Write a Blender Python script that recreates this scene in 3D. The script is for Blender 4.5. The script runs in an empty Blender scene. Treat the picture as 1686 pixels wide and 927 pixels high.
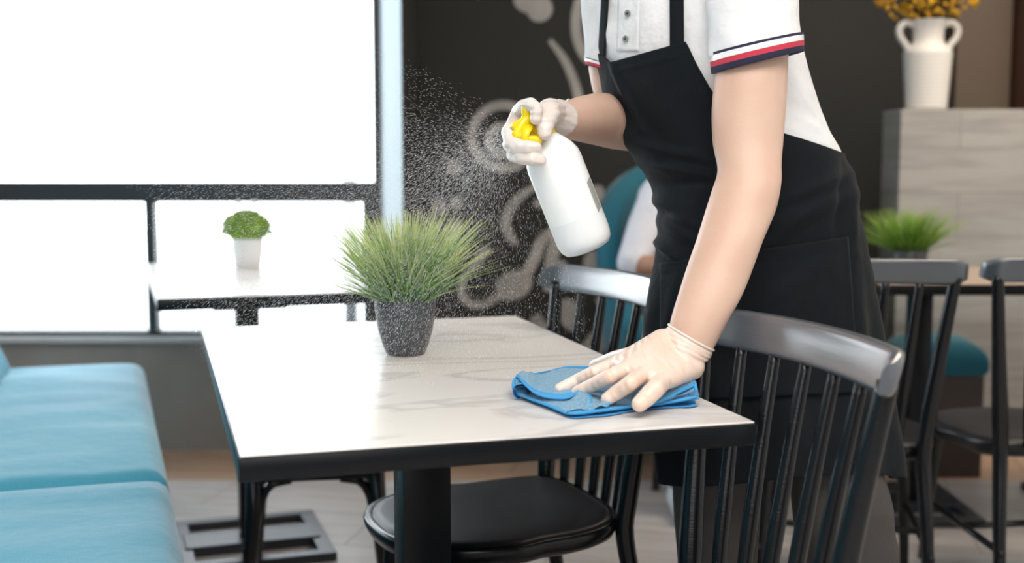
import bpy, bmesh, math, random
import numpy as np
from mathutils import Vector, Matrix, noise

random.seed(7)
R = math.radians
scene = bpy.context.scene

# ------------------------------------------------------------------ camera, sky, lamps, exposure
FPX = 2023.0
PITCH = 5.902
CAM_H = 1.13
cam_data = bpy.data.cameras.new('camera')
cam = bpy.data.objects.new('camera', cam_data)
scene.collection.objects.link(cam)
cam.location = (0, 0, CAM_H)
cam.rotation_euler = (R(90 - PITCH), 0, 0)
cam_data.sensor_width = 36
cam_data.lens = FPX / 1686 * 36
cam_data.clip_start = 0.05
cam_data.dof.use_dof = True
cam_data.dof.focus_distance = 2.03
cam_data.dof.aperture_fstop = 2.4
scene.camera = cam

world = bpy.data.worlds.new('sky')
scene.world = world
world.use_nodes = True
wn = world.node_tree
wn.nodes['Background'].inputs[0].default_value = (0.88, 0.95, 1.0, 1)
wn.nodes['Background'].inputs[1].default_value = 5.0

def area(name, loc, rot, sx, sy, energy, color):
    d = bpy.data.lights.new(name, 'AREA')
    d.shape = 'RECTANGLE'; d.size = sx; d.size_y = sy; d.energy = energy; d.color = color
    o = bpy.data.objects.new(name, d)
    o.location = loc; o.rotation_euler = [R(a) for a in rot]
    scene.collection.objects.link(o)
    return o
# daylight coming through the shop window, plus unseen fill lights added overhead and behind the camera
area('window_daylight', (-2.7, 4.78, 1.7), (-90, 0, 0), 4.2, 2.0, 30, (0.93, 0.97, 1.0))
area('overhead_fill_light', (0.5, 0.2, 2.9), (0, 0, 0), 2.4, 1.6, 85, (1.0, 0.95, 0.89))  # unseen overhead fill, added to brighten the room
area('front_fill_light', (-.6, -1.5, 1.7), (90, 0, 0), 2.6, 1.7, 34, (1.0, 0.99, 0.97))  # added fill in front of the closed wall behind the camera
area('overhead_fill_light', (1.9, 3.6, 2.9), (0, 0, 0), 1.4, 1.2, 48, (1.0, 0.84, 0.68))  # second added overhead fill, warms the right side

scene.view_settings.view_transform = 'Standard'
scene.view_settings.look = 'None'
scene.view_settings.gamma = 1
scene.view_settings.use_curve_mapping = False
scene.view_settings.exposure = 0.1
cy = scene.cycles
cy.max_bounces = 8; cy.diffuse_bounces = 4; cy.transparent_max_bounces = 12
cy.use_denoising = True

# ------------------------------------------------------------------ helpers
_c, _s = math.cos(R(PITCH)), math.sin(R(PITCH))
def ray(px, py):
    x = (px - 843) / FPX; u = (463.5 - py) / FPX
    return x, _c + u * _s, -_s + u * _c
def P(px, py, Y):                       # the place at forward distance Y seen at that photo position
    x, y, z = ray(px, py); t = Y / y
    return Vector((x * t, Y, CAM_H + z * t))
def PZ(px, py, z):                      # the place at height z
    x, y, zz = ray(px, py); t = (z - CAM_H) / zz
    return Vector((x * t, y * t, z))

def tag(o, label=None, cat=None, group=None, kind=None):
    if label: o['label'] = label
    if cat: o['category'] = cat
    if group: o['group'] = group
    if kind: o['kind'] = kind
    return o
def empty(name, loc, rz=0):
    o = bpy.data.objects.new(name, None); scene.collection.objects.link(o)
    o.location = loc; o.rotation_euler = (0, 0, rz); o.empty_display_size = .05
    return o
def obj(name, bm, mats, parent=None, smooth=True, world_space=False):
    me = bpy.data.meshes.new(name)
    if isinstance(bm, bmesh.types.BMesh):
        bmesh.ops.recalc_face_normals(bm, faces=bm.faces)
        bm.to_mesh(me); bm.free()
    else:
        me = bm; me.name = name
    if not isinstance(mats, (list, tuple)): mats = [mats]
    if len(me.materials) == 0:
        for m in mats: me.materials.append(m)
    else: me.materials[0] = mats[0]
    for p in me.polygons: p.use_smooth = smooth
    o = bpy.data.objects.new(name, me); scene.collection.objects.link(o)
    if parent:
        o.parent = parent
        if world_space:
            pm = Matrix.Translation(parent.location) @ parent.rotation_euler.to_matrix().to_4x4()
            q = parent.parent
            while q:
                pm = Matrix.Translation(q.location) @ q.rotation_euler.to_matrix().to_4x4() @ pm
                q = q.parent
            me.transform(pm.inverted())
    return o
def auto(o, ang=40):                    # smooth by angle without operators
    me = o.data
    bm = bmesh.new(); bm.from_mesh(me)
    for e in bm.edges:
        if len(e.link_faces) == 2 and e.calc_face_angle(0) > R(ang): e.smooth = False
    bm.to_mesh(me); bm.free()
    return o
def box(bm, x0, x1, y0, y1, z0, z1, bev=0, seg=2, mi=0):
    r = bmesh.ops.create_cube(bm, size=1)
    vs = r['verts']
    for v in vs:
        v.co = Vector((x0 + (v.co.x + .5) * (x1 - x0), y0 + (v.co.y + .5) * (y1 - y0), z0 + (v.co.z + .5) * (z1 - z0)))
    fs = list({f for v in vs for f in v.link_faces})
    for f in fs: f.material_index = mi
    if bev > 0:
        es = list({e for v in vs for e in v.link_edges})
        bmesh.ops.bevel(bm, geom=es, offset=bev, segments=seg, affect='EDGES', profile=.5)
    return bm
def newbox(*a, **k):
    bm = bmesh.new(); return box(bm, *a, **k)
def catmull(pts, n):
    """pts: list of tuples -> numpy array interpolated, n per span"""
    A = np.array(pts, float); out = []
    for i in range(len(A) - 1):
        p0 = A[max(i - 1, 0)]; p1 = A[i]; p2 = A[i + 1]; p3 = A[min(i + 2, len(A) - 1)]
        for k in range(n):
            t = k / n
            out.append(.5 * ((2 * p1) + (-p0 + p2) * t + (2 * p0 - 5 * p1 + 4 * p2 - p3) * t * t + (-p0 + 3 * p1 - 3 * p2 + p3) * t ** 3))
    out.append(A[-1]); return np.array(out)
def tube(bm, pts, radii, seg=10, closed=False, mi=0, flat=1.0, up=None, cap=True):
    """sweep along pts. flat scales the section along the second axis"""
    pts = [Vector(p) for p in pts]; n = len(pts)
    if not isinstance(radii, (list, tuple, np.ndarray)): radii = [radii] * n
    rings = []; prev = None
    for i, p in enumerate(pts):
        if closed: t = pts[(i + 1) % n] - pts[i - 1]
        else: t = pts[min(i + 1, n - 1)] - pts[max(i - 1, 0)]
        t.normalize()
        if prev is None:
            a = Vector(up) if up else (Vector((0, 0, 1)) if abs(t.z) < .9 else Vector((1, 0, 0)))
        else: a = prev
        a = (a - t * a.dot(t)).normalized(); b = t.cross(a); prev = a
        rings.append([bm.verts.new(p + (a * math.cos(2 * math.pi * k / seg) + b * flat * math.sin(2 * math.pi * k / seg)) * radii[i]) for k in range(seg)])
    m = n if closed else n - 1
    for i in range(m):
        r0, r1 = rings[i], rings[(i + 1) % n]
        for k in range(seg):
            f = bm.faces.new((r0[k], r0[(k + 1) % seg], r1[(k + 1) % seg], r1[k])); f.material_index = mi
    if cap and not closed:
        for r in (rings[0], rings[-1]):
            f = bm.faces.new(r); f.material_index = mi
    return rings
def lathe(bm, prof, seg=48, c=(0, 0, 0), mi=0, axis=None):
    rings = []
    for r, z in prof:
        if r < 1e-6: rings.append([bm.verts.new((c[0], c[1], c[2] + z))])
        else: rings.append([bm.verts.new((c[0] + r * math.cos(2 * math.pi * k / seg), c[1] + r * math.sin(2 * math.pi * k / seg), c[2] + z)) for k in range(seg)])
    for a, b in zip(rings, rings[1:]):
        for k in range(seg):
            q = [a[k % len(a)], a[(k + 1) % len(a)], b[(k + 1) % len(b)], b[k % len(b)]]
            u = []
            for v in q:
                if v not in u: u.append(v)
            if len(u) > 2:
                f = bm.faces.new(u); f.material_index = mi
    return bm
_ico = {}
def sphere_pts(sub=2):
    if sub not in _ico:
        b = bmesh.new(); bmesh.ops.create_icosphere(b, subdivisions=sub, radius=1); _ico[sub] = [v.co.copy() for v in b.verts]; b.free()
    return _ico[sub]
def hull(bm, sph, sub=2):
    """convex hull of spheres [(point, radius)]; radius may be a 3-vector"""
    t = bmesh.new()
    for p, r in sph:
        for q in sphere_pts(sub):
            rr = Vector((r, r, r)) if not hasattr(r, '__len__') else Vector(r)
            t.verts.new(Vector(p) + Vector((q.x * rr.x, q.y * rr.y, q.z * rr.z)))
    res = bmesh.ops.convex_hull(t, input=list(t.verts))
    bmesh.ops.delete(t, geom=[v for v in t.verts if not v.link_faces], context='VERTS')
    me = bpy.data.meshes.new('t'); t.to_mesh(me); t.free(); bm.from_mesh(me); bpy.data.meshes.remove(me)
def chain(bm, sph, sub=2):
    for a, b in zip(sph, sph[1:]): hull(bm, [a, b], sub)
def rowloft(bm, rows, per=4, seg=32, power=1.0):
    """rows: (lx,ly,lY, rx,ry,rY, half_depth): rings spanned between a left and a right edge point"""
    A = catmull(rows, per); rings = []
    for a in A:
        L = P(a[0], a[1], a[2]); Rr = P(a[3], a[4], a[5]); c = (L + Rr) / 2; u = (Rr - L) / 2
        v = Vector((0, -1, 0)); v = (v - u.normalized() * v.dot(u.normalized())).normalized() * a[6]
        ring = []
        for k in range(seg):
            t = 2 * math.pi * k / seg
            ring.append(bm.verts.new(c - u * math.cos(t) + v * math.sin(t)))
        rings.append(ring)
    for r0, r1 in zip(rings, rings[1:]):
        for k in range(seg): bm.faces.new((r0[k], r0[(k + 1) % seg], r1[(k + 1) % seg], r1[k]))
    bm.faces.new(rings[0]); bm.faces.new(rings[-1])
    return rings
def fuse(bm, voxel, smooth=4, factor=.5):
    """union of overlapping closed pieces as one continuous smooth surface"""
    bmesh.ops.recalc_face_normals(bm, faces=bm.faces)
    me = bpy.data.meshes.new('f'); bm.to_mesh(me); bm.free()
    o = bpy.data.objects.new('f', me); scene.collection.objects.link(o)
    m = o.modifiers.new('r', 'REMESH'); m.mode = 'VOXEL'; m.voxel_size = voxel
    if smooth:
        s = o.modifiers.new('s', 'SMOOTH'); s.factor = factor; s.iterations = smooth
    dg = bpy.context.evaluated_depsgraph_get()
    out = bpy.data.meshes.new_from_object(o.evaluated_get(dg))
    bpy.data.objects.remove(o); bpy.data.meshes.remove(me)
    return out

# ------------------------------------------------------------------ materials
def mat(name, col, rough=.5, metal=0, spec=.5, sss=0, coat=0, trans=0, bump=None, alpha=1, sheen=0, var=None):
    m = bpy.data.materials.new(name); m.use_nodes = True
    nt = m.node_tree; b = nt.nodes['Principled BSDF']
    b.inputs['Base Color'].default_value = (*col, 1)
    b.inputs['Roughness'].default_value = rough
    b.inputs['Metallic'].default_value = metal
    b.inputs['Specular IOR Level'].default_value = spec
    b.inputs['Coat Weight'].default_value = coat
    b.inputs['Transmission Weight'].default_value = trans
    b.inputs['Alpha'].default_value = alpha
    b.inputs['Sheen Weight'].default_value = sheen
    if sss:
        b.inputs['Subsurface Weight'].default_value = sss
        b.inputs['Subsurface Radius'].default_value = (.012, .005, .003)
        b.inputs['Subsurface Scale'].default_value = 1
    b.inputs['Coat Roughness'].default_value = .20 if name == 'crest_lacquer' else .05
    tc = nt.nodes.new('ShaderNodeTexCoord')
    def nz(scale, detail=3, stretch=None, coord='Object'):
        n = nt.nodes.new('ShaderNodeTexNoise'); n.inputs['Scale'].default_value = scale; n.inputs['Detail'].default_value = detail
        src = tc.outputs[coord]
        if stretch:
            mp = nt.nodes.new('ShaderNodeMapping'); mp.inputs['Scale'].default_value = stretch
            nt.links.new(src, mp.inputs[0]); src = mp.outputs[0]
        nt.links.new(src, n.inputs['Vector']); return n
    if bump:                             # (scale, strength, distance, stretch)
        n = nz(bump[0], 4, bump[3] if len(bump) > 3 else None)
        bp = nt.nodes.new('ShaderNodeBump'); bp.inputs['Strength'].default_value = bump[1]; bp.inputs['Distance'].default_value = bump[2]
        nt.links.new(n.outputs['Fac'], bp.inputs['Height']); nt.links.new(bp.outputs[0], b.inputs['Normal'])
    if var:                              # (scale, second colour, stretch, low, high)
        n = nz(var[0], 5, var[2])
        cr = nt.nodes.new('ShaderNodeValToRGB')
        cr.color_ramp.elements[0].color = (*col, 1); cr.color_ramp.elements[1].color = (*var[1], 1)
        cr.color_ramp.elements[0].position = var[3]; cr.color_ramp.elements[1].position = var[4]
        nt.links.new(n.outputs['Fac'], cr.inputs[0]); nt.links.new(cr.outputs[0], b.inputs['Base Color'])
    return m
def srgb(r, g, b):
    f = lambda c: ((c / 255 + .055) / 1.055) ** 2.4 if c > 10 else c / 255 / 12.92
    return (f(r), f(g), f(b))

M = {}
M['black_wall'] = mat('black_chalk_paint', (.040, .041, .039), .75, spec=.25, bump=(40, .1, .002))
M['mural'] = mat('chalk_white_paint', (.50, .485, .46), .8, var=(9, (.34, .33, .31), None, .35, .75))
M['white_wall'] = mat('white_wall_paint', (.86, .90, .92), .5)
M['front_wall'] = mat('warm_grey_wall_paint', (.16, .155, .15), .7)
M['parapet'] = mat('grey_render', (.27, .24, .215), .7, bump=(60, .15, .002), var=(5, (.32, .285, .255), None, .3, .7))
M['sill'] = mat('stone_sill', (.5, .5, .5), .35)
M['frame'] = mat('window_frame_paint', (.028, .031, .034), .4)
M['ceiling'] = mat('ceiling_paint', (.7, .7, .7), .8)
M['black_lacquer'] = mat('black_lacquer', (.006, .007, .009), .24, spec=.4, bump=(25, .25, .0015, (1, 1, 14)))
M['crest_lacquer'] = mat('crest_lacquer', (.050, .066, .084), .36, spec=1.0, coat=1, bump=(22, .3, .0015, (1, 6, 9)))  # grey-blue base puts the window's reflection into the crest colour
M['black_vinyl'] = mat('black_vinyl', (.010, .0105, .014), .38, spec=.35, bump=(500, .25, .001))
M['black_metal'] = mat('black_powder_coat', (.005, .006, .008), .3, spec=.25)
M['base_metal'] = mat('grey_black_metal', (.03, .034, .042), .35)
M['sofa'] = mat('turquoise_velvet', srgb(62, 146, 172), .85, sheen=.4, bump=(6, .35, .03), var=(450, srgb(80, 166, 190), None, .3, .7))
M['arm_teal'] = mat('teal_upholstery', srgb(28, 104, 124), .9, sheen=.2, bump=(300, .2, .001))
M['pot_dark'] = mat('charcoal_plastic', (.045, .050, .058), .42, bump=(300, .1, .001))
M['pot_white'] = mat('white_ceramic', (.82, .83, .84), .25)
M['vase'] = mat('ridged_white_ceramic', (.78, .75, .71), .4)
M['yellow'] = mat('yellow_plastic', (.93, .68, .003), .28, spec=.5, coat=.3)
M['cloth'] = mat('blue_microfibre', srgb(84, 150, 190), .95, sheen=.3, bump=(700, 1, .002), var=(330, srgb(140, 182, 205), None, .42, .62))
M['cloth_hem'] = mat('blue_hem_stitching', srgb(70, 158, 214), .9, bump=(700, .5, .001))
M['shirt'] = mat('white_pique_cotton', (.76, .765, .78), .9, sheen=.05, bump=(11, .6, .03))
M['shirt_seat'] = mat('pale_shirt_cotton', (.70, .72, .80), .85, bump=(14, .5, .02))
M['navy'] = mat('navy_knit', (.014, .015, .045), .85)
M['red'] = mat('red_knit', (.52, .035, .065), .85)
M['apron'] = mat('black_twill', (.0075, .0100, .0130), .85, spec=.12, sheen=.03, bump=(13, .5, .014, (1, 1, .6)))
M['trouser'] = mat('grey_trouser_cotton', (.055, .050, .047), .85, bump=(12, .5, .02))
M['jeans'] = mat('blue_denim', (.05, .09, .17), .85)
M['shoe'] = mat('dark_shoe_leather', (.03, .03, .03), .4)
M['shoe_pale'] = mat('pale_shoe_canvas', (.6, .65, .7), .6)
M['hair'] = mat('dark_brown_hair', (.03, .018, .010), .6, bump=(160, .8, .004, (1, 1, .2)))
M['button'] = mat('pearl_grey_button', (.26, .27, .28), .25)
M['thread'] = mat('dark_thread', (.03, .03, .03), .7)
M['brown_panel'] = mat('brown_laminate', (.16, .12, .09), .6)
M['brown_wood'] = mat('brown_wood', (.10, .045, .025), .5)
M['leg_wood'] = mat('dark_brown_wood', (.035, .02, .015), .45)
M['teal_box'] = mat('teal_box', (.02, .22, .20), .5)
M['mint_box'] = mat('mint_box', (.16, .48, .36), .5)
M['black_box'] = mat('black_box', (.006, .01, .014), .6)
M['petal'] = mat('yellow_blossom', (.72, .42, .012), .7, var=(18, (.45, .20, .008), None, .35, .7))
M['stem'] = mat('brown_stem', (.06, .035, .015), .7)
M['leaf_ball'] = mat('boxwood_green', srgb(96, 140, 30), .6, var=(60, srgb(150, 180, 60), None, .35, .7))
M['strip'] = mat('graduation_strip', (.33, .35, .33), .5)
M['drop'] = mat('water_droplets', (.93, .95, .98), .2, spec=.7)
M['pole'] = mat('galvanised_pole', (.05, .055, .06), .6)
M['label_eye'] = mat('eye_white', (.8, .8, .8), .2)

def skin(name, c1, c2, wrinkle=False):
    m = mat(name, c1, .48, sss=.12, var=(7, c2, None, .3, .75), bump=(190, .3, .0012))
    return m
M['skin'] = skin('fair_skin', (.68, .475, .375), (.60, .375, .28))
M['skin_seat'] = skin('tan_skin', (.46, .24, .15), (.40, .2, .12))

def glove_mat(name, c1, c2, axis_rot):
    m = mat(name, c1, .33, sss=.1, var=(22, c2, None, .35, .7))
    nt = m.node_tree; b = nt.nodes['Principled BSDF']
    tc = nt.nodes.new('ShaderNodeTexCoord'); mp = nt.nodes.new('ShaderNodeMapping')
    mp.inputs['Rotation'].default_value = axis_rot
    w = nt.nodes.new('ShaderNodeTexWave'); w.inputs['Scale'].default_value = 24; w.inputs['Distortion'].default_value = 5; w.inputs['Detail'].default_value = 2; w.inputs['Detail Scale'].default_value = 1.2
    n = nt.nodes.new('ShaderNodeTexNoise'); n.inputs['Scale'].default_value = 40; n.inputs['Detail'].default_value = 3
    mx = nt.nodes.new('ShaderNodeMath'); mx.operation = 'ADD'
    bp = nt.nodes.new('ShaderNodeBump'); bp.inputs['Strength'].default_value = .38; bp.inputs['Distance'].default_value = .0022
    nt.links.new(tc.outputs['Object'], mp.inputs[0]); nt.links.new(mp.outputs[0], w.inputs[0]); nt.links.new(tc.outputs['Object'], n.inputs[0])
    nt.links.new(w.outputs['Fac'], mx.inputs[0]); nt.links.new(n.outputs['Fac'], mx.inputs[1])
    nt.links.new(mx.outputs[0], bp.inputs['Height']); nt.links.new(bp.outputs[0], b.inputs['Normal'])
    return m
M['glove_warm'] = glove_mat('clear_vinyl_glove', (.80, .60, .49), (.84, .70, .62), (0, R(30), R(10)))
M['glove_cool'] = glove_mat('milky_vinyl_glove', (.72, .62, .56), (.80, .76, .74), (0, R(90), 0))
M['glove_rim'] = mat('glove_cuff_rim', (.82, .76, .70), .3, sss=.1)

def marble():
    m = mat('marble_laminate', (.80, .76, .73), .27, spec=.5)
    nt = m.node_tree; b = nt.nodes['Principled BSDF']
    tc = nt.nodes.new('ShaderNodeTexCoord'); mp = nt.nodes.new('ShaderNodeMapping'); mp.inputs['Scale'].default_value = (1, 2.6, 1); mp.inputs['Rotation'].default_value = (0, 0, R(-38))
    n = nt.nodes.new('ShaderNodeTexNoise'); n.inputs['Scale'].default_value = 1.7; n.inputs['Detail'].default_value = 8; n.inputs['Distortion'].default_value = 1.4
    a = nt.nodes.new('ShaderNodeMath'); a.operation = 'SUBTRACT'; a.inputs[1].default_value = .5
    ab = nt.nodes.new('ShaderNodeMath'); ab.operation = 'ABSOLUTE'
    cr = nt.nodes.new('ShaderNodeValToRGB'); e = cr.color_ramp.elements
    e[0].position = 0; e[0].color = (.64, .61, .59, 1); e[1].position = .045; e[1].color = (.80, .765, .735, 1)
    L = nt.links.new
    L(tc.outputs['Object'], mp.inputs[0]); L(mp.outputs[0], n.inputs[0]); L(n.outputs['Fac'], a.inputs[0]); L(a.outputs[0], ab.inputs[0]); L(ab.outputs[0], cr.inputs[0]); L(cr.outputs[0], b.inputs['Base Color'])
    return m
M['marble'] = marble()
M['table_light'] = mat('pale_wood_laminate', (.52, .40, .30), .25, var=(6, (.44, .33, .25), (1, 12, 1), .3, .7))

def planks(name, c1, c2, c3, bw, bh, rot=(0, 0, 0), grain=(1, 14, 1), mortar=(.1, .09, .08), rough=.5, msize=.004):
    m = mat(name, c1, rough)
    nt = m.node_tree; b = nt.nodes['Principled BSDF']; L = nt.links.new
    tc = nt.nodes.new('ShaderNodeTexCoord'); mp = nt.nodes.new('ShaderNodeMapping'); mp.inputs['Rotation'].default_value = rot
    br = nt.nodes.new('ShaderNodeTexBrick'); br.inputs['Scale'].default_value = 1; br.inputs['Brick Width'].default_value = bw; br.inputs['Row Height'].default_value = bh
    br.inputs['Mortar Size'].default_value = msize; br.inputs['Color1'].default_value = (*c1, 1); br.inputs['Color2'].default_value = (*c2, 1); br.inputs['Mortar'].default_value = (*mortar, 1)
    mg = nt.nodes.new('ShaderNodeMapping'); mg.inputs['Scale'].default_value = grain
    n = nt.nodes.new('ShaderNodeTexNoise'); n.inputs['Scale'].default_value = 3; n.inputs['Detail'].default_value = 7; n.inputs['Distortion'].default_value = .6
    mx = nt.nodes.new('ShaderNodeMixRGB'); mx.blend_type = 'MIX'; mx.inputs['Color2'].default_value = (*c3, 1)
    cr = nt.nodes.new('ShaderNodeValToRGB'); cr.color_ramp.elements[0].position = .42; cr.color_ramp.elements[1].position = .72
    L(tc.outputs['Object'], mp.inputs[0]); L(mp.outputs[0], br.inputs[0]); L(mp.outputs[0], mg.inputs[0]); L(mg.outputs[0], n.inputs[0])
    L(n.outputs['Fac'], cr.inputs[0]); L(cr.outputs[0], mx.inputs['Fac']); L(br.outputs['Color'], mx.inputs['Color1']); L(mx.outputs[0], b.inputs['Base Color'])
    return m
M['partition'] = planks('whitewashed_planks', (.43, .42, .40), (.38, .37, .35), (.30, .285, .265), 1.1, .165, (R(90), 0, 0), (1, 9, 1), (.24, .225, .205), msize=.002)
M['floor'] = planks('pale_plank_tiles', (.50, .485, .475), (.44, .42, .41), (.36, .33, .31), 1.2, .3, (0, 0, R(12)), (1, 6, 1), (.25, .24, .23), .35)
M['floor_tan'] = planks('tan_wood_floor', (.50, .35, .24), (.44, .30, .21), (.34, .22, .14), .9, .2, (0, 0, R(12)), (1, 9, 1), (.2, .13, .08), .4)

def grass_mat(name, base, mid, tip):
    m = mat(name, mid, .5, spec=.4)
    nt = m.node_tree; b = nt.nodes['Principled BSDF']; L = nt.links.new
    at = nt.nodes.new('ShaderNodeAttribute'); at.attribute_name = 'tone'
    cr = nt.nodes.new('ShaderNodeValToRGB'); e = cr.color_ramp.elements
    e[0].color = (*base, 1); e[1].color = (*tip, 1); k = e.new(.5); k.color = (*mid, 1)
    L(at.outputs['Fac'], cr.inputs[0]); L(cr.outputs[0], b.inputs['Base Color'])
    b.inputs['Subsurface Weight'].default_value = .15; b.inputs['Subsurface Radius'].default_value = (.01, .01, .004)
    return m
M['grass'] = grass_mat('artificial_grass', srgb(66, 122, 88), srgb(146, 190, 92), srgb(228, 236, 150))
M['grass_far'] = grass_mat('artificial_grass_far', srgb(50, 90, 30), srgb(110, 160, 50), srgb(170, 200, 90))

def bottle_mat():
    m = mat('frosted_plastic', (.90, .92, .935), .32, sss=.25)
    return m
M['bottle'] = bottle_mat()
M['liquid'] = mat('clear_cleaner_through_plastic', (.83, .86, .88), .28, sss=.2)
g = mat('window_glass', (.98, .99, 1), 0, trans=1); g.node_tree.nodes['Principled BSDF'].inputs['IOR'].default_value = 1.0
M['glass'] = g
M['frosted'] = mat('frosted_side_glass', (.36, .41, .43), .55, trans=.9)

# ------------------------------------------------------------------ the room
WY, BY = 4.60, 5.50            # window wall and black wall distances
XR = -0.489                    # the corner where the window wall ends
def struct(name, bm, m, smooth=False):
    o = obj(name, bm, m, smooth=smooth); o['kind'] = 'structure'; return o
bm = newbox(-5.0, 3.4, -1.6, 4.19, -.1, 0); struct('floor', bm, M['floor'])
bm = newbox(-5.0, 3.4, 4.19, 6.4, -.1, 0); struct('floor', bm, M['floor_tan'])
struct('ceiling', newbox(-5.0, 3.4, -1.6, 6.4, 3.0, 3.1), M['ceiling'])
struct('wall_left', newbox(-5.1, -5.0, -1.6, 4.8, 0, 3.0), M['white_wall'])
struct('wall_front', newbox(-5.0, 3.4, -1.7, -1.6, 0, 3.0), M['front_wall'])
struct('wall_right', newbox(3.4, 3.5, -1.6, 6.4, 0, 3.0), M['white_wall'])
struct('wall_window', newbox(-5.0, XR, WY + .02, WY + .2, 0, .425), M['parapet'])
struct('trim_sill', newbox(-5.0, XR - .001, WY - .03, WY + .2, .425, .447, bev=.004), M['sill'])
struct('wall_header', newbox(-5.0, XR, WY + .02, WY + .2, 2.7, 3.0), M['white_wall'])
struct('window_2', newbox(XR - .001, XR + .080, WY + .03, WY + .045, 0, 3.0, bev=.002), M['frosted'])
struct('wall_return', newbox(XR + .080, XR + .088, WY, BY, 0, 3.0), M['black_wall'])
# window: heavy black frame, glass panes
win = empty('window_1', (0, WY, .447)); win['kind'] = 'structure'
bm = bmesh.new()
f0, f1 = WY, WY + .08
def wz(py): return P(843, py, WY).z
def wx(px): return P(px, 400, WY).x
xa = wx(617); xb = XR - .002
box(bm, -5.0, xb, f0, f1, wz(333), wz(300), .004)                    # heavy cross bar
box(bm, -5.0, xb, f0, f1, .447, wz(546), .004)                       # bottom rail
box(bm, wx(238), wx(253), f0 + .01, f1 - .01, wz(546), wz(333), .003)
box(bm, xa, xb, f0, f1, wz(300), 2.7, .003)
box(bm, wx(598), xb, f0 - .005, f1, wz(546), wz(333), .003)
box(bm, -5.0, xb, f0, f1, 2.62, 2.7, .003)
obj('window_frame', bm, M['frame'], win, smooth=False, world_space=True)
bm = bmesh.new()
box(bm, -5.0, xa, WY + .035, WY + .041, wz(300), 2.62)
box(bm, -5.0, wx(238), WY + .035, WY + .041, wz(546), wz(333))
box(bm, wx(253), wx(598), WY + .035, WY + .041, wz(546), wz(333))
obj('window_pane', bm, M['glass'], win, smooth=False, world_space=True)

# black wall with the painted swirls as part of its own mesh
bm = newbox(XR + .08, 3.4, BY, BY + .12, 0, 3.0)
wdep = [.003]
def wp(px, py): return P(px, py, BY - wdep[0])
def stroke(pts, w, closed=False):
    """painted band, width in metres (one value or per point)"""
    wdep[0] += .0004
    A = catmull(pts, 10) if not closed else np.array(pts, float)
    n = len(A); L = []; Rr = []
    ws = np.interp(np.linspace(0, 1, n), np.linspace(0, 1, len(w)), w) if hasattr(w, '__len__') else [w] * n
    W = [wp(a[0], a[1]) for a in A]
    for i in range(n):
        a = W[i - 1] if (closed or i) else W[0]; b = W[(i + 1) % n] if (closed or i < n - 1) else W[-1]
        t = (b - a).normalized(); nn = Vector((-t.z, 0, t.x))
        L.append(bm.verts.new(W[i] + nn * ws[i] / 2)); Rr.append(bm.verts.new(W[i] - nn * ws[i] / 2))
    for i in range(n if closed else n - 1):
        j = (i + 1) % n
        f = bm.faces.new((L[i], L[j], Rr[j], Rr[i])); f.material_index = 1
def disc(px, py, r, ry=None, rot=0):
    wdep[0] += .0004
    c = wp(px, py); vs = []
    for k in range(28):
        t = 2 * math.pi * k / 28; x = r * math.cos(t); z = (ry or r) * math.sin(t)
        vs.append(bm.verts.new(c + Vector((x * math.cos(rot) - z * math.sin(rot), 0, x * math.sin(rot) + z * math.cos(rot)))))
    f = bm.faces.new(vs); f.material_index = 1
def circ(cx, cy, r, n=48): return [(cx + r * math.cos(2 * math.pi * k / n), cy + r * math.sin(2 * math.pi * k / n)) for k in range(n)]
stroke(circ(829, 225, 52), .040, True)
stroke(circ(829, 231, 24), .032, True)
disc(747, 277, .034); disc(724, 340, .034); disc(752, 335, .030); disc(752, 375, .03)
disc(868, -2, .06); disc(888, 14, .058); disc(880, -12, .05)
stroke([(905, 66), (930, 100), (947, 140), (955, 175), (958, 200)], [.02, .035, .04, .04, .02])
stroke([(962, -30), (950, 20), (950, 60), (962, 90), (975, 105)], [.03, .045, .045, .045, .03])
stroke([(888, 302), (850, 330), (833, 362), (838, 385), (850, 402)], [.02, .04, .045, .04, .025])
disc(886, 335, .02)
disc(846, 470, .085, .065, .4)
stroke([(858, 465), (878, 430), (890, 400), (905, 385), (918, 380)], [.05, .05, .05, .045, .03])
stroke([(905, 480), (908, 430), (915, 405), (926, 385), (940, 375)], [.055, .06, .06, .05, .03])
stroke([(845, 470), (815, 492), (790, 503), (770, 498), (760, 480), (765, 455), (780, 440)], [.04, .035, .035, .035, .035, .03, .02])
stroke([(775, 445), (790, 425), (805, 408)], [.03, .045, .03])
disc(975, 325, .065, .04, .8); disc(925, 440, .03); disc(975, 435, .04, .06)
stroke([(880, 520), (905, 560), (950, 590), (985, 560), (1000, 520), (985, 490)], [.05, .08, .10, .09, .06, .03])
stroke([(900, 620), (940, 600), (975, 570)], [.12, .10, .05])
disc(940, 520, .05, .08, .4)
struct('wall_back', bm, [M['black_wall'], M['mural']])
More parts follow.
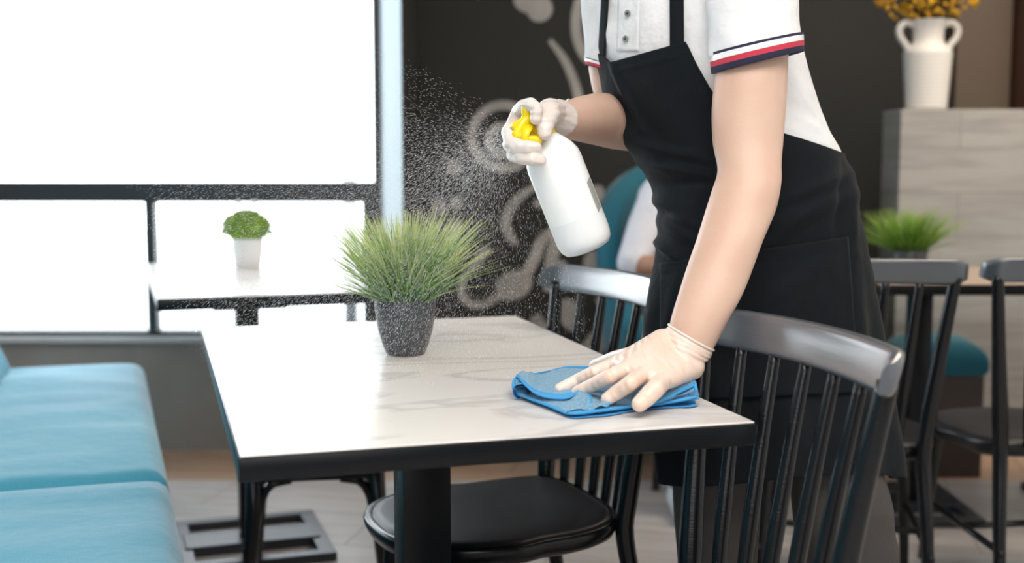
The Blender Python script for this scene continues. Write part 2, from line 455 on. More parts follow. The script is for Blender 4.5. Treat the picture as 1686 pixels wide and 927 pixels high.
# brown panel and shelf unit at the far right
P0 = P(1572, 100, BY - .1); P1 = P(1662, 100, BY - .1)
t = obj('wall_panel', newbox(P0.x, P1.x, BY - .12, BY - .01, 0, 2.9, bev=.005), M['brown_panel'], smooth=False)
tag(t, 'tall brown panel on the black wall right of the white vase', 'panel')
sh = empty('shelf_unit', (P1.x + .03, BY - .2, 0)); tag(sh, 'brown wooden shelf unit at the right edge behind the plank partition', 'shelf')
x0 = P1.x + .015
for i, (a, b) in enumerate([(x0, x0 + .035), (x0 + .7, x0 + .735)]):
    obj('side_panel', newbox(a, b, BY - .38, BY - .01, 0, 2.6, bev=.003), M['brown_wood'], sh, False, True)
for py in (-60, 93, 150, 230, 330):
    z = P(1680, py, BY - .3).z
    obj('shelf', newbox(x0 + .036, x0 + .699, BY - .37, BY - .01, z - .012, z + .012, bev=.002), M['brown_wood'], sh, False, True)
z1 = P(1680, 93, BY - .3).z + .013; z2 = P(1680, 150, BY - .3).z + .013; z3 = P(1680, 230, BY - .3).z + .013
t = obj('storage_box', newbox(x0 + .05, x0 + .45, BY - .36, BY - .08, z1, z1 + .26, bev=.01), M['mint_box'], smooth=False)
tag(t, 'pale mint storage box, topmost one on the brown shelf', 'box')
t = obj('storage_box', newbox(x0 + .05, x0 + .45, BY - .36, BY - .08, z2, z2 + .10, bev=.01), M['black_box'], smooth=False)
tag(t, 'black storage box on the brown shelf between the mint and the teal one', 'box')
t = obj('storage_box', newbox(x0 + .05, x0 + .45, BY - .36, BY - .08, z3, z3 + .14, bev=.01), M['teal_box'], smooth=False)
tag(t, 'dark teal storage box on the lowest visible brown shelf', 'box')
# street pole outside
bm = bmesh.new(); bm2 = None
lathe(bm, [(0, 0), (.085, 0), (.085, .05), (.05, .08), (.045, 4.2), (.06, 4.22), (0, 4.3)], 20)
t = obj('street_pole', bm, M['pole']); t.location = (-1.12, 8.5, -.1)
tag(t, 'thin grey street pole outside the window, near its right edge', 'pole')
bm = newbox(-8, 8, 4.85, 20, -.2, -.1); struct('ground', bm, M['sill'])

# ------------------------------------------------------------------ tables
def table(name, label, cx, cy, yaw, w, l, topmat, pedestals, group=None, base=(.42, .52), col=.045):
    t = empty(name, (cx, cy, 0), yaw); tag(t, label, 'table', group)
    obj('tabletop', newbox(-w / 2 + .003, w / 2 - .003, -l / 2 + .003, l / 2 - .003, .7475, .75, bev=.0008, seg=1), topmat, t, False)
    auto(obj('edge_band', newbox(-w / 2, w / 2, -l / 2, l / 2, .716, .7475, bev=.003), M['black_metal'], t))
    for (ax, ay) in pedestals:
        c = obj('column', newbox(ax - col, ax + col, ay - col, ay + col, .03, .712, bev=.004), M['black_metal'], t); auto(c)
        obj('mounting_plate', newbox(ax - .10, ax + .10, ay - .12, ay + .12, .704, .716, bev=.002), M['black_metal'], t, False)
        bm = bmesh.new(); bw, bl = base
        for sx in (-1, 1): box(bm, ax + sx * bw / 2 - .022, ax + sx * bw / 2 + .022, ay - bl / 2, ay + bl / 2, 0, .025, .003)
        for sy in (-1, 1): box(bm, ax - bw / 2 - .022, ax + bw / 2 + .022, ay + sy * bl / 2 - .022, ay + sy * bl / 2 + .022, 0, .026, .003)
        box(bm, ax - bw / 2, ax + bw / 2, ay - .07, ay + .07, .001, .03, .003)
        obj('base_frame', bm, M['base_metal'], t, False)
    return t
K = .38 / .385
table('cafe_table', 'rectangular cafe table with white marbled top and thick black edge', -.17 * K, 2.2348 * K, .284, .735 * K, 1.23 * K, M['marble'], [(-.04, -.20)], base=(.36, .22), col=.0405)
yw = R(18)
wc = Vector((-.94, 3.23)) + Vector((math.cos(yw), math.sin(yw))) * .35 + Vector((-math.sin(yw), math.cos(yw))) * .56
table('cafe_table', 'white topped cafe table standing against the bright window, small round plant on it', wc.x, wc.y, yw, .70, 1.12, M['marble'], [(-.10, -.38)], base=(.38, .40), col=.033)
table('cafe_table', 'pale wood topped table behind the spindle chairs at the right edge', 1.58, 3.88, R(0), 1.0, .56, M['table_light'], [(-.29, -.02), (.3, -.02)], base=(.26, .40), col=.033)

# ------------------------------------------------------------------ stool behind the table
st = empty('stool', (-.50, 3.08, 0), R(8)); tag(st, 'black backless stool between the marbled table and the window table', 'stool')
obj('seat', newbox(-.19, .19, -.17, .17, .415, .45, bev=.012, seg=3), M['black_lacquer'], st)
for sx in (-1, 1):
    for sy in (-1, 1):
        bm = bmesh.new()
        tube(bm, [(sx * .145, sy * .13, .43), (sx * .152, sy * .135, .25), (sx * .175, sy * .15, 0)], [.021, .02, .017], 12)
        obj('leg', bm, M['black_lacquer'], st)
for sy in (-1, 1):
    bm = bmesh.new()
    box(bm, -.14, .14, sy * .13 - .012, sy * .13 + .012, .335, .416, .003)
    for sx in (-1, 1):
        q = [(sx * .14, sy * .13, .25)] + [(sx * (.085 + .05 * math.cos(a)), sy * .13, .265 + .07 * math.sin(a)) for a in (0.4, .8, 1.2)] + [(sx * .06, sy * .13, .338)]
        tube(bm, q, .011, 8)
    obj('apron_rail', bm, M['black_lacquer'], st)

# ------------------------------------------------------------------ spindle chairs
CH = .885; SH = .412
def back_xy(s, z):
    """s in -1..1 across the back, z from the seat up; returns local point on the curved back"""
    t = max(0, (z - SH) / (CH - SH))
    half = .190 + .062 * t ** 1.1
    y = .185 + .055 * t ** 1.3 + (.018 + .022 * t) * (1 - s * s)
    return Vector((s * half, y, z))
def make_chair(label, group):
    root = empty('spindle_chair', (0, 0, 0)); tag(root, label, 'chair', group)
    # seat: rounded front, nearly straight back
    def outline(k, sc=1.0, N=64):
        t = 2 * math.pi * k / N
        x = math.cos(t); y = math.sin(t)
        ex = .55 if y > 0 else .8
        X = math.copysign(abs(x) ** ex, x) * (.235 if y < 0 else .22)
        Y = math.copysign(abs(y) ** ex, y) * (.275 if y < 0 else .205)
        return X * sc, Y * sc
    bm = bmesh.new(); prof = [(.0, -.026), (.90, -.026), (.965, -.018), (.99, -.004), (1.0, .006), (.99, .013), (.965, .016), (.93, .013)]
    rings = []
    for sc, dz in prof:
        if sc == 0: continue
        ring = []
        for k in range(64):
            X, Y = outline(k, sc); ring.append(bm.verts.new((X, Y, SH - .016 + dz + .014 * max(0, Y / .2) ** 2)))
        rings.append(ring)
    for a, b in zip(rings, rings[1:]):
        for k in range(64): bm.faces.new((a[k], a[(k + 1) % 64], b[(k + 1) % 64], b[k]))
    bm.faces.new(rings[0]); bm.faces.new(rings[-1])
    obj('seat', bm, M['black_lacquer'], root)
    bm = bmesh.new(); rings = []
    for sc, dz in [(.94, -.006), (.93, .0), (.90, .003), (.86, .0045), (.5, .001), (.2, -.0005)]:
        ring = []
        for k in range(64):
            X, Y = outline(k, sc); ring.append(bm.verts.new((X, Y, SH + dz + .014 * max(0, Y / .2) ** 2)))
        rings.append(ring)
    for a, b in zip(rings, rings[1:]):
        for k in range(64): bm.faces.new((a[k], a[(k + 1) % 64], b[(k + 1) % 64], b[k]))
    cv = bm.verts.new((0, 0, SH - .001))
    for k in range(64): bm.faces.new((rings[-1][k], rings[-1][(k + 1) % 64], cv))
    obj('seat_pad', bm, M['black_vinyl'], root)
    # back posts run on as rear legs
    for s in (-1, 1):
        bm = bmesh.new()
        pts = [(s * .205, .25, 0), (s * .196, .215, .22)] + [tuple(back_xy(s * .97, z)) for z in (SH - .03, SH + .05, .56, .66, .76, CH - .04)]
        A = catmull(pts, 4)
        tube(bm, A, list(np.interp(np.linspace(0, 1, len(A)), [0, .3, .5, .7, 1], [.014, .019, .020, .017, .014])), 14)
        obj('back_post', bm, M['black_lacquer'], root)
        bm = bmesh.new()
        tube(bm, catmull([(s * .160, -.175, SH - .025), (s * .172, -.185, .24), (s * .183, -.20, 0)], 4), list(np.linspace(.019, .013, 9)), 12)
        obj('leg', bm, M['black_lacquer'], root)
    for s in (-.64, -.32, 0, .32, .64):
        bm = bmesh.new()
        A = catmull([tuple(back_xy(s, z) + Vector((0, .003, 0))) for z in (SH - .002, .52, .62, .72, CH - .052)], 4)
        tube(bm, A, list(np.interp(np.linspace(0, 1, len(A)), [0, .4, 1], [.0100, .0128, .0090])), 12, up=(0, 1, 0))
        obj('spindle', bm, M['black_lacquer'], root)
    # crest rail: curved board with a rolled end
    bm = bmesh.new(); N = 44; rings = []
    for i in range(N + 1):
        s = -1.06 + 2.12 * i / N
        e = max(0, abs(s) - .93) / .13
        c = back_xy(s, CH); hh = .030 * (1 - .35 * e * e); th = .0115
        c.z = CH - .030 + .002 * (1 - s * s); c.y -= .02 * e * e
        ring = []
        for k in range(20):
            a = 2 * math.pi * k / 20
            ca, sa = math.cos(a), math.sin(a)
            yy = math.copysign(abs(ca) ** .55, ca) * th; zz = math.copysign(abs(sa) ** .55, sa) * hh
            ring.append(bm.verts.new(c + Vector((0, yy + zz * .30, zz))))
        rings.append(ring)
    for a, b in zip(rings, rings[1:]):
        for k in range(20): bm.faces.new((a[k], a[(k + 1) % 20], b[(k + 1) % 20], b[k]))
    bm.faces.new(rings[0]); bm.faces.new(rings[-1])
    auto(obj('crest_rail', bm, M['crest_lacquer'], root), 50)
    for s in (-1, 1):
        bm = bmesh.new(); tube(bm, [(s * .183, -.17, .17), (s * .205, .25, .16)], .009, 10)
        obj('stretcher', bm, M['black_lacquer'], root)
    bm = bmesh.new(); tube(bm, [(-.193, .04, .166), (.193, .04, .166)], .009, 10)
    obj('stretcher', bm, M['black_lacquer'], root)
    return root
def copy_tree(o, parent=None):
    c = o.copy(); scene.collection.objects.link(c); c.parent = parent
    for ch in [x for x in scene.objects if x.parent == o]: copy_tree(ch, c)
    return c
CG = 'black spindle back chairs'
ch1 = make_chair('black spindle chair in front, its pale shining crest rail in front of the apron', CG)
chairs = [(.170, 1.670, -70.5, None),
          (-.022, 2.44, -67, 'black spindle chair pushed under the far half of the marbled table'),
          (.865, 3.16, 167, 'black spindle chair seen from behind, between the apron and the rightmost chair'),
          (1.365, 3.19, 188, 'black spindle chair cut off by the right edge of the view')]
for i, (x, y, a, lab) in enumerate(chairs):
    c = ch1 if i == 0 else copy_tree(ch1)
    a2 = a if i < 2 else a
    c.location = (x, y, 0); c.rotation_euler = (0, 0, R(a2))
    if lab: c['label'] = lab

# ------------------------------------------------------------------ turquoise sofa
sofa = empty('bench_sofa', (-1.0, 2.9, 0), R(18.5))
tag(sofa, 'turquoise velvet bench sofa on the left beside the marbled table', 'sofa')
yaw = R(18.5)
def sofa_local(x, y):
    d = Vector((x + 1.0, y - 2.9)); return d.x * math.cos(yaw) + d.y * math.sin(yaw), -d.x * math.sin(yaw) + d.y * math.cos(yaw)
ex, ey = sofa_local(-.73, 2.6); fx, fy = sofa_local(-1.235, 4.05)
EX = (ex + fx) / 2; SD = .47
def cushion(bm, x0, x1, y0, y1, z0, z1, dome=.02, n=26, r=.045, wr=.004, seed=0):
    nx, ny = n, n; 
    def pt(u, v, top):
        x = x0 + (x1 - x0) * u; y = y0 + (y1 - y0) * v
        dx = min(x - x0, x1 - x); dy = min(y - y0, y1 - y); d = min(dx, dy)
        k = 1 if d > r else math.sqrt(max(0, 1 - (1 - d / r) ** 2))
        zc = (z0 + z1) / 2; h = (z1 - z0) / 2
        z = zc + (h * (.35 + .65 * k) if top else -h * (.5 + .5 * k))
        if top:
            z += dome * max(0, math.sin(math.pi * u)) ** .6 * max(0, math.sin(math.pi * v)) ** .6 * k - dome
            z += wr * noise.noise(Vector((x * 3 + seed, y * 9, 0))) * 2 * k
        return (x, y, z)
    f = lambda i: .5 - .5 * math.cos(math.pi * i)
    T = [[bm.verts.new(pt(f(i / nx), f(j / ny), True)) for j in range(ny + 1)] for i in range(nx + 1)]
    B = [[bm.verts.new(pt(f(i / nx), f(j / ny), False)) for j in range(ny + 1)] for i in range(nx + 1)]
    for i in range(nx):
        for j in range(ny):
            bm.faces.new((T[i][j], T[i + 1][j], T[i + 1][j + 1], T[i][j + 1])); bm.faces.new((B[i][j], B[i][j + 1], B[i + 1][j + 1], B[i + 1][j]))
    bd = [(i, 0) for i in range(nx)] + [(nx, j) for j in range(ny)] + [(i, ny) for i in range(nx, 0, -1)] + [(0, j) for j in range(ny, 0, -1)]
    for a, b in zip(bd, bd[1:] + bd[:1]): bm.faces.new((T[a[0]][a[1]], T[b[0]][b[1]], B[b[0]][b[1]], B[a[0]][a[1]]))
seam = ey
for k, (y0, y1) in enumerate([(seam - 1.45, seam - .003), (seam + .003, fy)]):
    bm = bmesh.new(); cushion(bm, EX - SD, EX, y0, y1, .29, .462, .016, 34, .05, .005, k * 5)
    obj('seat_cushion', bm, M['sofa'], sofa)
obj('plinth', newbox(EX - SD - .2, EX - .02, seam - 1.44, fy - .01, .04, .295, bev=.01), M['sofa'], sofa)
bm = bmesh.new(); nch = 30; yy0 = seam - 1.45; yy1 = fy; rows = []
for j in range(nch * 6 + 1):
    v = j / 6; y = yy0 + (yy1 - yy0) * j / (nch * 6); bul = .022 * abs(math.sin(math.pi * v)) ** .6
    front = []
    for z in np.linspace(.43, 1.0, 12):
        edge = 1 - max(0, (z - .93) / .07) ** 2 * .6
        front.append(bm.verts.new((EX - SD + .035 - (z - .45) * .42 + bul * edge - (1 - edge) * .04, y, z)))
    back = [bm.verts.new((EX - SD - .2 - (z - .45) * .42, y, z)) for z in (1.0, .43)]
    rows.append(front + back)
for a, b in zip(rows, rows[1:]):
    for k in range(len(a)): bm.faces.new((a[k], a[(k + 1) % len(a)], b[(k + 1) % len(a)], b[k]))
bm.faces.new(rows[0]); bm.faces.new(rows[-1])
obj('backrest', bm, M['sofa'], sofa)
for y in (seam - 1.3, seam - .02, fy - .12):
    for x in (EX - SD, EX - .09):
        obj('leg', newbox(x - .02, x + .02, y - .02, y + .02, 0, .042), M['black_metal'], sofa, False)

# ------------------------------------------------------------------ partition, vase, blossoms
py0 = 4.55; pl = P(1450, 400, py0 + .2).x
t = struct('wall_partition', newbox(pl, 3.4, py0, py0 + .22, 0, P(1500, 180, py0).z - .0, bev=.004), M['partition'])
ptop = P(1500, 180, py0).z
vx = P(1527, 100, 4.665).x
va = empty('vase', (vx, 4.665, ptop)); tag(va, 'white ridged two-handled vase standing on the plank partition', 'vase')
bm = bmesh.new(); prof = [(0, 0), (.068, 0), (.074, .006)]
for i in range(46):
    z = .008 + .205 * i / 45; r = .075 + .014 * (z / .21) + .0016 * math.sin(i * math.pi * 2 / 3)
    prof.append((r, z))
prof += [(.085, .222), (.070, .238), (.058, .25), (.055, .27), (.057, .30), (.066, .325), (.071, .333), (.066, .334), (.052, .30), (.05, .25), (0, .24)]
lathe(bm, prof, 48); obj('body', bm, M['vase'], va)
for s in (-1, 1):
    bm = bmesh.new()
    tube(bm, catmull([(s * .055, 0, .315), (s * .085, 0, .325), (s * .108, 0, .305), (s * .106, 0, .275), (s * .085, 0, .245), (s * .074, 0, .225)], 5), .0125, 12, flat=1.2)
    obj('handle', bm, M['vase'], va)
fl = empty('blossom_bunch', (vx, 4.665, ptop + .25)); tag(fl, 'bunch of yellow blossoms standing in the white vase', 'flowers')
bm = bmesh.new(); bs = bmesh.new()
for i in range(420):
    a = random.uniform(0, 2 * math.pi); rr = .22 * math.sqrt(random.random()); z = .09 + random.random() * .34
    rr *= .35 + min(1, (z - .05) / .12) * .65
    c = Vector((rr * math.cos(a), rr * math.sin(a) * .8, z))
    q = random.uniform(.009, .019)
    m = Matrix.Translation(c) @ Matrix.Rotation(random.uniform(0, 6), 4, Vector((random.random(), random.random(), random.random())).normalized()) @ Matrix.Diagonal((q, q, q * .45, 1))
    bmesh.ops.create_icosphere(bm, subdivisions=1, radius=1, matrix=m)
    if i % 8 == 0: tube(bs, [(0, 0, .02), c * .5 + Vector((0, 0, .03)), c], .002, 5)
o = obj('blossoms', bm, M['petal'], fl); o['kind'] = 'stuff'
o = obj('stems', bs, M['stem'], fl)

# ------------------------------------------------------------------ plants
def grass_mesh(n, seed, height, spread, width, rpot, bunches=None, gap=None):
    rnd = random.Random(seed); V = []; F = []; tone = []
    for i in range(n):
        a = rnd.uniform(0, 2 * math.pi); q = math.sqrt(rnd.random())
        b0 = Vector((rpot * q * math.cos(a), rpot * q * math.sin(a), -.012))
        lean = q * rnd.uniform(.55, 1.1)
        az = a + rnd.gauss(0, .35)
        L = height * rnd.uniform(.78, 1.08) * (1 + .35 * lean)
        out = spread * lean * (1.16 if math.cos(az) < -.3 else 1.0)
        if .1 < az % 6.283 < .9 and rnd.random() < .55: continue
        if rnd.random() < .04: out *= 1.28; L *= 1.08
        droop = .13 * L * max(0, lean - .5) ** 1.2 * rnd.uniform(.3, 1.6)
        w = width * rnd.uniform(.7, 1.25); ns = 7
        d = Vector((math.cos(az), math.sin(az), 0)); side = Vector((-d.y, d.x, 0))
        tw = rnd.uniform(-1.2, 1.2); side = (side * math.cos(tw) + d * math.sin(tw))
        hgt = math.sqrt(max(L * L - out * out, (.36 * L) ** 2))
        tn = rnd.gauss(0, .13); base = len(V)
        for k in range(ns + 1):
            t = k / ns
            p = b0 + d * out * (t ** 1.35) + Vector((0, 0, hgt * t * (1.12 - .12 * t) - droop * t ** 3))
            p += side * .004 * math.sin(t * 3 + i)
            ww = w * (1 - t ** 2.2 * .92) * .5
            nrm = Vector((0, 0, 1)).cross(side)
            V += [p - side * ww, p + nrm * ww * .35, p + side * ww]
            tt = min(1, max(0, t * 1.02 - .02 + tn)); tone += [tt] * 3
        for k in range(ns):
            o = base + 3 * k
            F += [(o, o + 1, o + 4, o + 3), (o + 1, o + 2, o + 5, o + 4), (o + 2, o, o + 3, o + 5)]
    me = bpy.data.meshes.new('g'); me.from_pydata([tuple(v) for v in V], [], F); me.update()
    at = me.attributes.new('tone', 'FLOAT', 'POINT'); at.data.foreach_set('value', tone)
    return me
def potted(name, label, loc, scale, prof, potmat, me, gmat, rimz, rin):
    t = empty(name, loc); tag(t, label, 'potted plant')
    bm = bmesh.new(); lathe(bm, prof, 56); obj('pot', bm, potmat, t)
    bm = bmesh.new(); lathe(bm, [(0, rimz - .012), (rin, rimz - .012), (rin, rimz - .02)], 32); obj('soil', bm, M['leg_wood'], t)
    me.transform(Matrix.Translation((0, 0, rimz)))
    g = obj('foliage', me, gmat, t, smooth=True); g['kind'] = 'stuff'
    return t
pl1 = PZ(668, 583, .75); pl1.z = .75
prof = [(0, 0), (.033, 0), (.037, .003), (.044, .02), (.052, .048), (.0565, .075), (.058, .098), (.0585, .106), (.0572, .1075), (.0555, .106), (.0545, .09), (0, .088)]
gm = grass_mesh(760, 3, .163, .176, .0046, .046)
potted('potted_grass', 'charcoal pot of long green artificial grass on the marbled table', pl1, 1, prof, M['pot_dark'], gm, M['grass'], .106, .055)
# round plant in a white pot on the window table
p2 = PZ(408, 440, .75)
t = empty('potted_plant', (p2.x, p2.y, .75)); t.scale = (1.3, 1.3, 1.22); tag(t, 'small white pot with a round green plant on the window table', 'potted plant')
bm = bmesh.new(); lathe(bm, [(0, 0), (.030, 0), (.034, .004), (.039, .04), (.042, .085), (.0435, .098), (.041, .098), (.038, .085), (0, .084)], 40); obj('pot', bm, M['pot_white'], t)
bm = bmesh.new()
for i in range(900):
    v = Vector((random.gauss(0, 1), random.gauss(0, 1), random.gauss(0, 1))).normalized()
    if v.z < -.35: v.z = -v.z
    q = random.uniform(.78, 1.0); c = Vector((v.x * .066 * q, v.y * .066 * q, .105 + v.z * .056 * q))
    s = random.uniform(.004, .008)
    m = Matrix.Translation(c) @ Matrix.Rotation(random.uniform(0, 6), 4, v.orthogonal()) @ Matrix.Diagonal((s, s * .6, s * .35, 1))
    bmesh.ops.create_icosphere(bm, subdivisions=1, radius=1, matrix=m)
m = Matrix.Translation((0, 0, .11)) @ Matrix.Diagonal((.056, .056, .045, 1)); bmesh.ops.create_icosphere(bm, subdivisions=3, radius=1, matrix=m)
o = obj('foliage', bm, M['leaf_ball'], t); o['kind'] = 'stuff'
for s in (-1, 1):
    bm = bmesh.new(); tube(bm, [(s * .018, 0, .14), (s * .02, 0, .175)], .002, 6)
    bmesh.ops.create_icosphere(bm, subdivisions=2, radius=.008, matrix=Matrix.Translation((s * .021, 0, .18)))
    obj('ornament', bm, M['pot_white'], t)
p3 = P(1497, 428, 3.86)
gm2 = grass_mesh(420, 11, .14, .17, .0050, .045)
potted('potted_grass', 'dark pot of green artificial grass on the pale wood table at the right', (p3.x, 3.86, .75), 1,
       [(0, 0), (.042, 0), (.048, .005), (.053, .04), (.056, .08), (.054, .082), (.052, .07), (0, .068)], M['pot_dark'], gm2, M['grass_far'], .08, .053)

# ------------------------------------------------------------------ teal armchair and teal bench cushion
ac = empty('armchair', (.775, 4.43, 0)); tag(ac, 'wide teal armchair with high rounded back behind the man', 'armchair')
bm = bmesh.new(); N = 60; a0 = R(-38); a1 = R(218); O = []; 
def shell(t, off):
    off = off * 1.0
    a = a0 + (a1 - a0) * t
    x = math.cos(a) * (.475 - off); y = math.sin(a) * (.45 - off)
    s = abs(t - .5) * 2
    h = .66 + .47 * (1 - min(1, s / .86) ** 2.6) if s < .86 else .66 - .10 * (s - .86) / .14
    return x, y, h
rings = []
for i in range(N + 1):
    t = i / N; x, y, h = shell(t, 0); xi, yi, _ = shell(t, .10); xm, ym, _ = shell(t, .05)
    k = .82   # shell narrows towards the floor
    ring = [(x * k, y * k, .2), (x * .93, y * .93, .45), (x, y, h - .06), (x * .985, y * .985, h - .02), (xm, ym, h), (xi * 1.015, yi * 1.015, h - .02), (xi, yi, h - .06), (xi * .93, yi * .93, .42), (xi * k, yi * k, .2)]
    rings.append([bm.verts.new(p) for p in ring])
for a, b in zip(rings, rings[1:]):
    for k in range(9): bm.faces.new((a[k], a[(k + 1) % 9], b[(k + 1) % 9], b[k]))
bm.faces.new(rings[0]); bm.faces.new(rings[-1])
obj('back_shell', bm, M['arm_teal'], ac)
bm = bmesh.new(); cushion(bm, -.33, .33, -.42, .24, .28, .45, .02, 20, .05); obj('seat_cushion', bm, M['arm_teal'], ac)
obj('seat_frame', newbox(-.33, .33, -.38, .3, .2, .285, bev=.01), M['leg_wood'], ac)
for sx in (-1, 1):
    for sy in (-1, 1):
        bm = bmesh.new(); tube(bm, [(sx * .27, sy * .3 - .03, .21), (sx * .29, sy * .33 - .04, 0)], [.022, .013], 12); obj('leg', bm, M['leg_wood'], ac)
bl = P(1478, 600, 4.3).x
bt = empty('low_ottoman', (bl + .2, 4.36, 0)); tag(bt, 'low teal ottoman by the plank partition, seen through the chair spindles', 'ottoman')
bm = bmesh.new(); cushion(bm, -.19, .09, -.15, .15, .35, .49, .03, 16, .05); obj('cushion', bm, M['arm_teal'], bt)
obj('frame', newbox(-.18, .08, -.14, .14, .0, .365, bev=.006), M['leg_wood'], bt)

# ------------------------------------------------------------------ seated guest
gs = empty('seated_person', (.76, 4.2, 0)); tag(gs, 'seated person in pale shirt in the teal armchair, mostly hidden by the man', 'person')
def G(px, py, Y): return P(px, py, Y)
bm = bmesh.new()
sh_ = G(1085, 318, 4.22); el = G(1048, 438, 4.08); wr = G(1105, 436, 3.95); 
cx = .66
hull(bm, [((cx, 4.34, 1.16), (.075, .09, .10)), ((cx, 4.31, 1.12), (.055, .06, .07))], 3)
hull(bm, [((cx, 4.35, 1.08), .05), ((cx, 4.36, .95), .06)])
hull(bm, [((cx - .13, 4.36, .95), .05), ((cx + .13, 4.36, .95), .05), ((cx, 4.32, .55), .11)])
chain(bm, [(sh_, .045), (el, .04), (wr, .028), (wr + Vector((.06, -.02, 0)), .025)])
e2 = Vector((2 * cx - el.x, el.y, el.z)); w2 = Vector((2 * cx - wr.x, wr.y, wr.z)); s2 = Vector((2 * cx - sh_.x, sh_.y, sh_.z))
chain(bm, [(s2, .045), (e2, .04), (w2, .028), (w2 + Vector((-.06, -.02, 0)), .025)])
for s in (-1, 1):
    base = (wr if s < 0 else w2) + Vector((-s * .06, -.02, 0))
    for k in range(4): chain(bm, [(base + Vector((-s * .02, 0, .02 - .012 * k)), .008), (base + Vector((-s * .055, -.01, .016 - .012 * k)), .0075), (base + Vector((-s * .075, .0, .006 - .012 * k)), .007)], 1)
    chain(bm, [(base + Vector((0, 0, .02)), .01), (base + Vector((-s * .03, -.015, .04)), .009)], 1)
    chain(bm, [((cx + s * .1, 4.25, .54), .08), ((cx + s * .12, 3.88, .52), .055), ((cx + s * .12, 3.80, .1), .04)])
obj('body', fuse(bm, .006, 4), M['skin_seat'], gs, True, True)
bm = bmesh.new()
hull(bm, [((cx - .16, 4.35, .98), .06), ((cx + .16, 4.35, .98), .06), ((cx - .10, 4.33, .55), .1), ((cx + .10, 4.33, .55), .1)])
chain(bm, [(sh_, .065), ((sh_ + el) / 2 + Vector((-.012, 0, 0)), .062), (el + Vector((-.012, 0, .012)), .056)])
chain(bm, [(s2, .065), ((s2 + e2) / 2, .062), (e2, .056)])
obj('shirt', fuse(bm, .008, 3), M['shirt_seat'], gs, True, True)
bm = bmesh.new()
for s in (-1, 1):
    chain(bm, [((cx + s * .09, 4.28, .53), .10), ((cx + s * .12, 3.88, .53), .07), ((cx + s * .12, 3.80, .12), .055)])
obj('trousers', fuse(bm, .01, 3), M['jeans'], gs, True, True)
for s in (-1, 1):
    bm = bmesh.new(); hull(bm, [((cx + s * .12, 3.83, .05), .05), ((cx + s * .13, 3.66, .035), .035)]); obj('shoe', fuse(bm, .006, 3), M['shoe_pale'], gs, True, True)
bm = bmesh.new(); hull(bm, [((cx, 4.37, 1.2), (.085, .085, .085)), ((cx, 4.40, 1.15), (.08, .06, .07))], 3); obj('hair', fuse(bm, .008, 2), M['hair'], gs, True, True)

# ------------------------------------------------------------------ the man
man = empty('standing_person', (.46, 2.25, 0))
tag(man, 'man in white polo shirt and black apron leaning on the marbled table, wearing clear gloves', 'person')
# torso profile: photo row, left edge, right edge, forward distance, tilt, half depth
TR = [(-150, 1065, 1215, 2.33, .00, .07), (-115, 1040, 1250, 2.31, .02, .10), (-80, 1000, 1285, 2.31, .04, .12), (-40, 978, 1302, 2.31, .05, .135),
      (0, 972, 1310, 2.31, .055, .145), (80, 984, 1323, 2.30, .055, .15), (160, 1001, 1345, 2.29, .055, .15), (215, 1023, 1366, 2.28, .055, .15),
      (252, 1045, 1386, 2.27, .05, .15), (320, 1083, 1402, 2.25, .03, .14), (400, 1088, 1421, 2.24, .0, .135), (490, 1072, 1437, 2.23, -.02, .13),
      (560, 1063, 1449, 2.23, -.02, .13), (650, 1068, 1461, 2.23, -.02, .135), (745, 1085, 1478, 2.23, -.01, .14), (800, 1092, 1484, 2.23, -.01, .14)]
_TA = catmull([tuple(map(float, r)) for r in TR], 8)
def trow(py): return [np.interp(py, _TA[:, 0], _TA[:, i]) for i in range(1, 6)]
def tpt(py, psi, off=0):
    xl, xr, Y, k, v = trow(py)
    c = (xl + xr) / 2; A = (xr - xl) / 2; s = off * FPX / Y
    px = c - (A + s) * math.cos(psi); Ys = Y + k * math.cos(psi) - (v + off) * math.sin(psi)
    return P(px, py, Ys)
def psi_of(px, py):
    xl, xr, Y, k, v = trow(py); return math.acos(max(-1, min(1, ((xl + xr) / 2 - px) / ((xr - xl) / 2))))
def T(px, py, off=0): return tpt(py, psi_of(px, py), off)
def ridge(px, py, lines):
    d = 0
    for (x1, y1, x2, y2, amp, w) in lines:
        dx, dy = x2 - x1, y2 - y1; L2 = dx * dx + dy * dy
        t = ((px - x1) * dx + (py - y1) * dy) / L2; tc = max(0, min(1, t))
        qx, qy = x1 + tc * dx, y1 + tc * dy; dd = math.hypot(px - qx, py - qy)
        d += amp * math.exp(-(dd / w) ** 2) * (1 - .6 * abs(2 * tc - 1) ** 2)
    return d * 1.5
SHL = [(1150, 0, 1140, 90, .005, 10), (1180, -20, 1165, 60, .006, 14), (1300, 120, 1330, 170, .006, 12), (1300, 150, 1345, 200, .006, 10), (1310, 190, 1360, 230, .007, 9), (1295, 205, 1370, 248, .004, 7), (1065, 0, 1060, 80, .003, 14), (985, 10, 1010, 80, .004, 10)]
